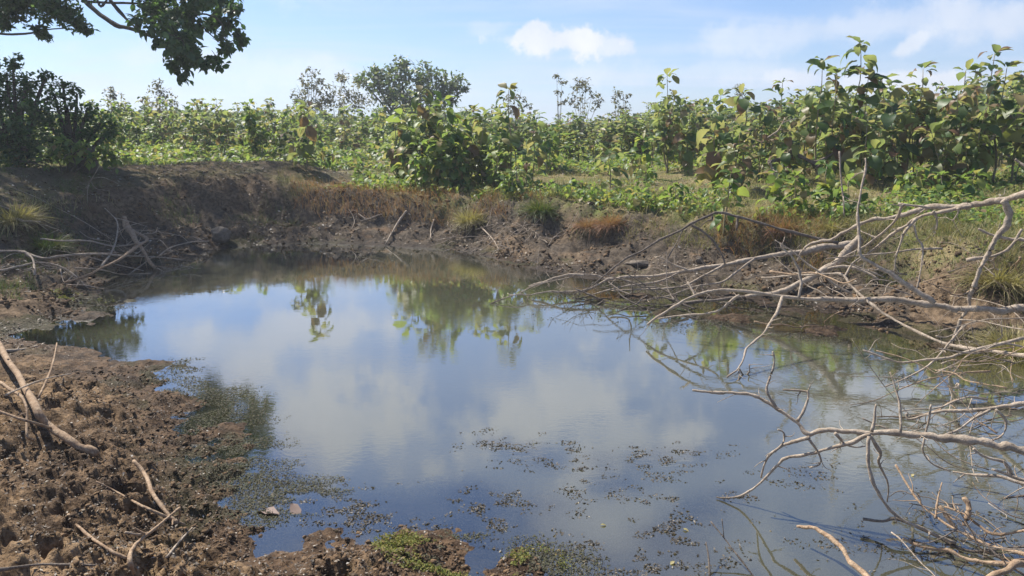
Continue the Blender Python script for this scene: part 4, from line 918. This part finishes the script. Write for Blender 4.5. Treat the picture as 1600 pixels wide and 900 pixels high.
# far wood closing the view: one mass
def far_wood():
    pos = []; n = 26000
    px = RNG.uniform(-1400, 3000, n); D = RNG.uniform(38, 95, n); x = (px-800)/F/1.02*D
    tops = np.interp(px, TOPX, TOPY)+14+14*(fbm(px*.02, D*.05, 1, 3, 3)-.5)
    z1 = CAM_Z+D*np.tan(np.arctan((450-tops)/F)-PITCH); z0 = 1.4
    z = z0+(z1-z0)*RNG.random(n)**.7
    pos = np.stack([x, D, z], 1)
    me = batch('far_wood', MEDL, pos, rotm(RNG.random(n)*6.28, RNG.normal(-.3, .5, n), RNG.normal(0, .5, n)), RNG.uniform(.35, .8, n), M['farleaf'])
    tag(obj('far_wood', me), 'mass of far greenery closing the view behind the thickets', 'woodland', None, 'stuff')
far_wood()

# ------------------------------------------------------------------ ground cover
def scatter(n, x0, x1, d0, d1):
    px = RNG.uniform(x0, x1, n); D = d0*(d1/d0)**RNG.random(n); return (px-800)/F/1.02*D, D
def info(x, y):
    h, d, H, Wd, near, md = height(x, y, True); return h, d, Wd, near, md
def plants(name, label, cat, n, reg, cond, hgt, size, mat, base, pitch=(-.2, .5), stuff=True):
    x, y = scatter(n, *reg); h, d, Wd, near, md = info(x, y); k = cond(x, y, h, d, Wd, near, md); x, y, h = x[k], y[k], h[k]; n = len(x)
    hh = hgt(x, y, n); z = h+hh
    me = batch(name, base, np.stack([x, y, z], 1), rotm(RNG.random(n)*6.28, RNG.normal(*pitch, n), RNG.normal(0, .3, n)), size(n, y), mat)
    tag(obj(name, me), label, cat, None, 'stuff'); return n
bare = lambda x, md: (np.exp(-(md/1.8)**2) > .35) & (x < -3.6)
N = lambda x, y, f, s: fbm(x, y, f, 4, s)
plants('broadleaf_ground_cover', 'bright broad-leaved ground cover growing over the field behind the bank', 'ground cover', 105000, (-80, 1680, 10, 40),
       lambda x, y, h, d, Wd, near, md: (d > Wd+.1) & (near < .1) & ~bare(x, md) & (N(x, y, .55, 201)+.10*(x < 1)+.12*(y > 19) > .535),
       lambda x, y, n: RNG.random(n)*(.06+.55*np.clip(N(x, y, .8, 203)-.3, 0, 1)), lambda n, y: RNG.uniform(.06, .17, n)*np.clip(y/15, .8, 1.6), M['bright'], MEDL)
plants('dry_grass', 'dry straw and olive grass over the field behind the bank', 'grass', 110000, (-100, 1700, 7.5, 30),
       lambda x, y, h, d, Wd, near, md: (d > Wd*.85+(N(x, y, 1.5, 205)-.5)*.6) & ~((x/y*1.02*F+800 > 445) & (x/y*1.02*F+800 < 712) & (d < Wd+.55)) & (near < .1) & ~bare(x, md) & (N(x, y, 1.0, 207) > .42),
       lambda x, y, n: -.02+0*x, lambda n, y: RNG.uniform(.10, .26, n), M['dry'], BL, (0, .35))
plants('green_grass', 'short green grass in patches on the banks and the field', 'grass', 110000, (-100, 1700, 7.5, 30),
       lambda x, y, h, d, Wd, near, md: (d > Wd*.75) & ~((x/y*1.02*F+800 > 445) & (x/y*1.02*F+800 < 712) & (d < Wd+.55)) & (near < .1) & (N(x, y, .8, 209)-.12*bare(x, md) > .51),
       lambda x, y, n: -.02+0*x, lambda n, y: RNG.uniform(.08, .22, n), M['grass'], BL, (0, .35))
plants('bank_grass', 'sparse dull green tufts on the shaded left bank', 'grass', 70000, (-80, 500, 8, 18.5),
       lambda x, y, h, d, Wd, near, md: (d > .7) & (near < .2) & (N(x, y, .9, 211) > .53) & (N(x, y, 4, 213) > .48),
       lambda x, y, n: -.02+0*x, lambda n, y: RNG.uniform(.06, .20, n), M['grass'], BL, (0, .4))
plants('straw_fringe', 'straw and olive grass fringing the edge of the far banks', 'grass', 120000, (430, 1700, 7.5, 18),
       lambda x, y, h, d, Wd, near, md: (d > Wd*.72+(N(x, y, 1.6, 251)-.5)*.5) & (d < Wd*1.0+.7) & (near < .1) & (N(x, y, 1.6, 253) > .47) & ~((x/y*1.02*F+800 > 445) & (x/y*1.02*F+800 < 715)),
       lambda x, y, n: -.02+0*x, lambda n, y: RNG.uniform(.10, .24, n), M['straw'], BL, (.1, .5))
# rust-coloured grass hanging over the bank edge
def rust():
    xs = []; 
    n = 95000; x, y = scatter(n, 440, 1330, 8.5, 17.5); h, d, Wd, near, md = info(x, y)
    pxs = x/y*1.02*F+800
    e = d-Wd*.80; inl = (e > -.18) & (e < .62+.3*(N(x, y, 1, 221)-.5))
    k = inl & (((pxs > 450) & (pxs < 715)) | ((pxs > 735) & (pxs < 850) & (N(x, y, 2.5, 223) > .5)) | ((pxs > 1130) & (pxs < 1300) & (N(x, y, 2, 224) > .42)))
    x, y, h = x[k], y[k], h[k]; n = len(x)
    me = batch('rusty_grass', BL, np.stack([x, y, h-.02], 1), rotm(RNG.normal(math.pi, .9, n), RNG.normal(.2, .4, n), RNG.normal(0, .4, n)), RNG.uniform(.12, .27, n), M['rust'])
    tag(obj('rusty_grass', me), 'rust-coloured dry grass hanging over the edge of the far bank', 'grass', None, 'stuff')
rust()
def tuft(px, py, r, n, lb, mat='rust'):
    p = hit(px, py); a = RNG.random(n)*6.28; n = n*2; a = RNG.random(n)*6.28; rr = np.sqrt(RNG.random(n))*r*.8*(.45+1.1*vn(np.cos(a)*1.6+px, np.sin(a)*1.6+py, 8)); x = np.cos(a)*rr; y = np.sin(a)*rr
    me = batch('grass_tuft', BL, np.stack([x, y, np.zeros(n)-.03], 1), rotm(a-math.pi/2+RNG.normal(0, .5, n), -rr/r*.9+RNG.normal(0, .35, n), RNG.normal(0, .5, n)), RNG.uniform(.25, 1.25, n)**1.2*r*.95, M[mat])
    o = obj('grass_tuft', me, None, None, p); tag(o, lb, 'grass tuft')
tuft(920, 352, .19, 900, 'left one of the two round rusty grass tufts on the bank edge')
tuft(956, 350, .24, 1200, 'right and taller one of the two round rusty grass tufts on the bank edge')
tuft(1225, 358, .2, 1000, 'wide rusty grass tuft on the bank left of the tall bent twig')
tuft(1300, 358, .2, 800, 'straw-coloured grass tuft on the bank beside the tall bent twig', 'dry')
tuft(1560, 440, .3, 700, 'ragged dry grass tuft on the bank by the right edge', 'dry')
tuft(1580, 545, .28, 900, 'upright straw tuft at the water edge by the right edge', 'dry')
tuft(1490, 350, .25, 700, 'green grass tuft under the rising pale limb', 'grass')
tuft(735, 345, .3, 800, 'straw tuft on the bank edge below the leafy middle sapling', 'dry')
tuft(845, 330, .3, 900, 'green grass tuft on the bank edge right of the middle', 'grass')
tuft(25, 345, .35, 900, 'dull straw tuft on the left bank by the left edge', 'dry')
tuft(75, 385, .28, 800, 'dark green tuft on the left bank above the dead branches', 'grass')
# leaf litter and small debris
plants('leaf_litter', 'dead leaves, chips and crumbs strewn over the banks', 'leaf litter', 60000, (-60, 1680, 7.0, 22),
       lambda x, y, h, d, Wd, near, md: (d > .1) & (N(x, y, 1.3, 231) > .43), lambda x, y, n: RNG.random(n)*.02, lambda n, y: RNG.uniform(.015, .07, n)*np.clip(y/12, .6, 1.3), M['litter'], SMALL, (0, .35))
plants('mud_crumbs', 'crumbs, chips and straw bits on the trampled mud of the near bank', 'debris', 30000, (-80, 1000, 2.6, 8),
       lambda x, y, h, d, Wd, near, md: (d > -.05) & (near > .3) & (h > .005), lambda x, y, n: RNG.random(n)*.006, lambda n, y: RNG.uniform(.006, .024, n), M['litter'], SMALL, (0, .5))
def clods():
    import bmesh
    bm = bmesh.new(); bmesh.ops.create_icosphere(bm, subdivisions=1, radius=1); bm.verts.ensure_lookup_table()
    bs = []
    for s in range(4):
        v = np.array([list(q.co) for q in bm.verts]); v = v*(1+RNG.normal(0, .34, (len(v), 1)))*np.array([1, .75, .5]); bs.append((v, np.array([[q.index for q in f.verts] for f in bm.faces])))
    bm.free()
    def go(name, label, n, reg, cond, s0, s1):
        x, y = scatter(n, *reg); h, d, Wd, near, md = info(x, y); k = cond(x, y, h, d, Wd, near); x, y, h = x[k], y[k], h[k]; n = len(x)
        sc = s0*(s1/s0)**(RNG.random(n)**2.2)
        me = batch(name, bs, np.stack([x, y, h+sc*.15], 1), rotm(RNG.random(n)*6.28, RNG.normal(0, .3, n), RNG.normal(0, .3, n)), sc, M['clod'])
        tag(obj(name, me), label, 'clods', None, 'stuff')
    go('mud_clods', 'lumps of trampled mud over the near bank', 26000, (-80, 900, 2.6, 8), lambda x, y, h, d, Wd, near: (d > .0) & (near > .3) & (N(x, y, 1.5, 241) > .36), .003, .020)
    go('bank_clods', 'clods of dark earth on the cut face of the far banks', 34000, (-50, 1680, 7.5, 18), lambda x, y, h, d, Wd, near: (d > .05) & (d < Wd+.5) & (near < .3) & (N(x, y, 1.5, 243) > .44), .010, .048)
def clod_mat():
    m, t = new_mat('clod_earth'); pos = t.new('ShaderNodeNewGeometry').outputs['Position']; r = t.new('ShaderNodeNewGeometry').outputs['Random Per Island']
    c = t.mix(r, (.04, .027, .017), (.19, .12, .065)); c = t.mix(t.math('MULTIPLY', t.ramp(t.noise(pos, 40, 4), .5, .7), .4), c, (.24, .17, .11))
    pr = t.new('ShaderNodeBsdfPrincipled', ins={'Base Color': c, 'Roughness': .9, 'Specular IOR Level': .2, 'Normal': t.new('ShaderNodeBump', ins={'Strength': .8, 'Distance': .01, 'Height': t.noise(pos, 90, 3)}).outputs[0]})
    finish(t, pr.outputs[0]); return m
M['clod'] = clod_mat(); clods()

# ------------------------------------------------------------------ water plants
def weeds():
    P_ = []; Sz = []
    for x, y, r, tz in WEED:
        n = int(8000*(r/.25)**1.3); a = RNG.random(n)*6.28; q = np.sqrt(RNG.random(n)); rr = q*r*1.5
        px_, py_ = x+np.cos(a)*rr*1.35, y+np.sin(a)*rr*.8
        k = N(px_, py_*1.6, 5.5, 321)+.25*(1-q) > .57; px_, py_, q = px_[k], py_[k], q[k]
        core = N(px_, py_*1.5, 9, 325)+.2*(1-q) > .63
        z = np.where(core, RNG.uniform(-.022, .0025, len(q)), RNG.uniform(-.05, -.012, len(q)))
        P_.append(np.stack([px_, py_, z], 1))
    p = np.vstack(P_); g = height(p[:, 0], p[:, 1]); k = g < .02; p = p[k]; n = len(p)
    me = batch('pond_weed', SMALL, p, rotm(RNG.random(n)*6.28, RNG.normal(.05, .2, n), RNG.normal(0, .4, n)), RNG.uniform(.008, .024, n), M['weed'])
    tag(obj('pond_weed', me), 'brown water weed in ragged beds just under the near water', 'water weed', None, 'stuff')
weeds()
def algae():
    PX = [(350, 690, 70, 45), (400, 770, 40, 30), (420, 720, 50, 40), (370, 660, 70, 50), (330, 620, 60, 35), (280, 600, 50, 25), (330, 720, 50, 40), (370, 750, 50, 25), (470, 780, 60, 25), (660, 865, 60, 30), (700, 880, 30, 15), (830, 870, 50, 30), (500, 760, 60, 15),
          (880, 880, 60, 25), (300, 570, 40, 10), (130, 470, 50, 14), (170, 485, 40, 8), (930, 480, 110, 22), (1050, 500, 130, 22), (1180, 505, 100, 20), (1300, 520, 70, 16), (900, 455, 80, 12), (1080, 455, 80, 12), (1150, 480, 100, 15), (1410, 590, 30, 8), (400, 800, 50, 25), (730, 830, 35, 15)]
    out = []
    for px, py, a, b in PX:
        n = int((4200 if py > 560 and px < 520 else 3200 if py > 560 else 2600)*(a*b/2000)**.5)
        u = px+RNG.uniform(-1.3, 1.3, n)*a; v = py+RNG.uniform(-1.3, 1.3, n)*b; kk = ((u-px)/a)**2+((v-py)/b)**2 < RNG.uniform(.3, 1.7, n); u, v = u[kk], v[kk]; n = len(u)
        for i in range(n): out.append(onz(u[i], v[i]))
    p = np.array(out); g = height(p[:, 0], p[:, 1])
    m = N(p[:, 0], p[:, 1]*1.8, 2.6, 301)+.3*(N(p[:, 0], p[:, 1]*1.6, 11, 303)-.5) > .47+.10*sst(-.05, -.35, g); m &= g < .05; p = p[m]; g = g[m]; n = len(p)
    p[:, 2] = np.maximum(g, 0)+RNG.uniform(.001, .007, n)
    me = batch('floating_algae', SMALL, p, rotm(RNG.random(n)*6.28, RNG.normal(.05, .25, n), RNG.normal(0, .25, n)), RNG.uniform(.006, .018, n)*np.clip(p[:, 1]/5, 1, 1.9), M['alga'])
    tag(obj('floating_algae', me), 'grey-green algae flakes floating in mats along the shores', 'algae', None, 'stuff')
algae()
def moss():
    pts = []
    for px, py, a, b in [(650, 872, 45, 22), (835, 880, 45, 22), (130, 465, 35, 6), (620, 850, 30, 14), (700, 890, 30, 10), (800, 890, 40, 12)]:
        for i in range(3600):
            u, v = random.uniform(-1.5, 1.5), random.uniform(-1.5, 1.5)
            if u*u+v*v < random.uniform(.1, 2.2): pts.append(onz(px+u*a, py+v*b, .02)[:2])
    p = np.array(pts); g = height(p[:, 0], p[:, 1]); k = (g > -.03) & (N(p[:, 0], p[:, 1]*1.5, 4, 311) > .47); p = p[k]; g = g[k]; n = len(p)
    me = batch('shore_moss', SMALL, np.stack([p[:, 0], p[:, 1], np.maximum(g, 0)+RNG.uniform(0, .018, n)], 1), rotm(RNG.random(n)*6.28, RNG.normal(.4, .4, n), RNG.normal(0, .4, n)), RNG.uniform(.008, .02, n)*np.clip(p[:, 1]/5, 1, 2), M['mossy'])
    tag(obj('shore_moss', me), 'yellow-green moss and waterweed cushions along the near shore', 'moss', None, 'stuff')
M['mossy'] = leaf_mat('moss_leaf', [(0, (.10, .12, .03)), (.6, (.19, .20, .05)), (1, (.26, .18, .07))], .25, .9); moss()
# a few single floating leaves
for lb, px, py in [('single pale dead leaf floating right of the middle of the water', 1428, 741), ('single tan leaf floating near the bottom, right of the weed beds', 1054, 877), ('small pale leaf floating low in the middle water', 1067, 826), ('curled pale leaf floating among the weed beds', 938, 820)]:
    p = onz(px, py, .006); o = obj('floating_leaf', LEAFM[4].copy(), None, None, p); o.data.materials.clear(); o.data.materials.append(M['litterpale'] if 'litterpale' in M else M['dry']); o.scale = (.035,)*3; o.rotation_euler = (0, 0, random.uniform(0, 6)); tag(o, lb, 'leaf')
def dead_leaves():
    for k, (px, py, sc, lb) in enumerate([(436, 800, .17, 'large crumpled pinkish dead leaf at the water edge, left one of the pair'), (458, 785, .15, 'large crumpled pinkish dead leaf at the water edge, right one of the pair')]):
        p = onz(px, py, .02); p[2] = max(gz(p[0], p[1]), 0)+.012; v, f = leaf_pts(5, 0, .35, k, .25)
        v[:, 2] += RNG.normal(0, .05, len(v)); me = mesh_np('dead_leaf', v, f); o = obj('dead_leaf', me, M['pale'], None, p); o.scale = (sc*.8, sc, sc*.7); o.rotation_euler = (0, 0, 1.2+k*2.4); tag(o, lb, 'dead leaf')
M['pale'] = leaf_mat('dead_leaf_skin', [(0, (.15, .10, .08)), (1, (.21, .145, .12))], .1, .7); dead_leaves()
def haze():
    import bmesh
    bm = bmesh.new(); bmesh.ops.create_cube(bm, size=1); me = bpy.data.meshes.new('haze'); bm.to_mesh(me); bm.free()
    m, t = new_mat('haze_air'); v = t.new('ShaderNodeVolumePrincipled', ins={'Color': (.88, .93, 1, 1), 'Density': HAZE, 'Anisotropy': .3})
    o_ = t.new('ShaderNodeOutputMaterial'); t.l.new(v.outputs[0], o_.inputs['Volume'])
    o = obj('haze', me, m, None, (0, 130, 7.6)); o.scale = (700, 460, 18.4); tag(o, 'thin pale haze in the air over the whole place', 'haze', None, 'stuff')
HAZE = .0016
haze()
print('objects', len(bpy.data.objects), 'tris', sum(len(o.data.polygons)*2 for o in bpy.data.objects if o.type == 'MESH' and o.name.split('.')[0] not in ('leaf',)))
S.cycles.max_bounces = 8; S.cycles.transparent_max_bounces = 8
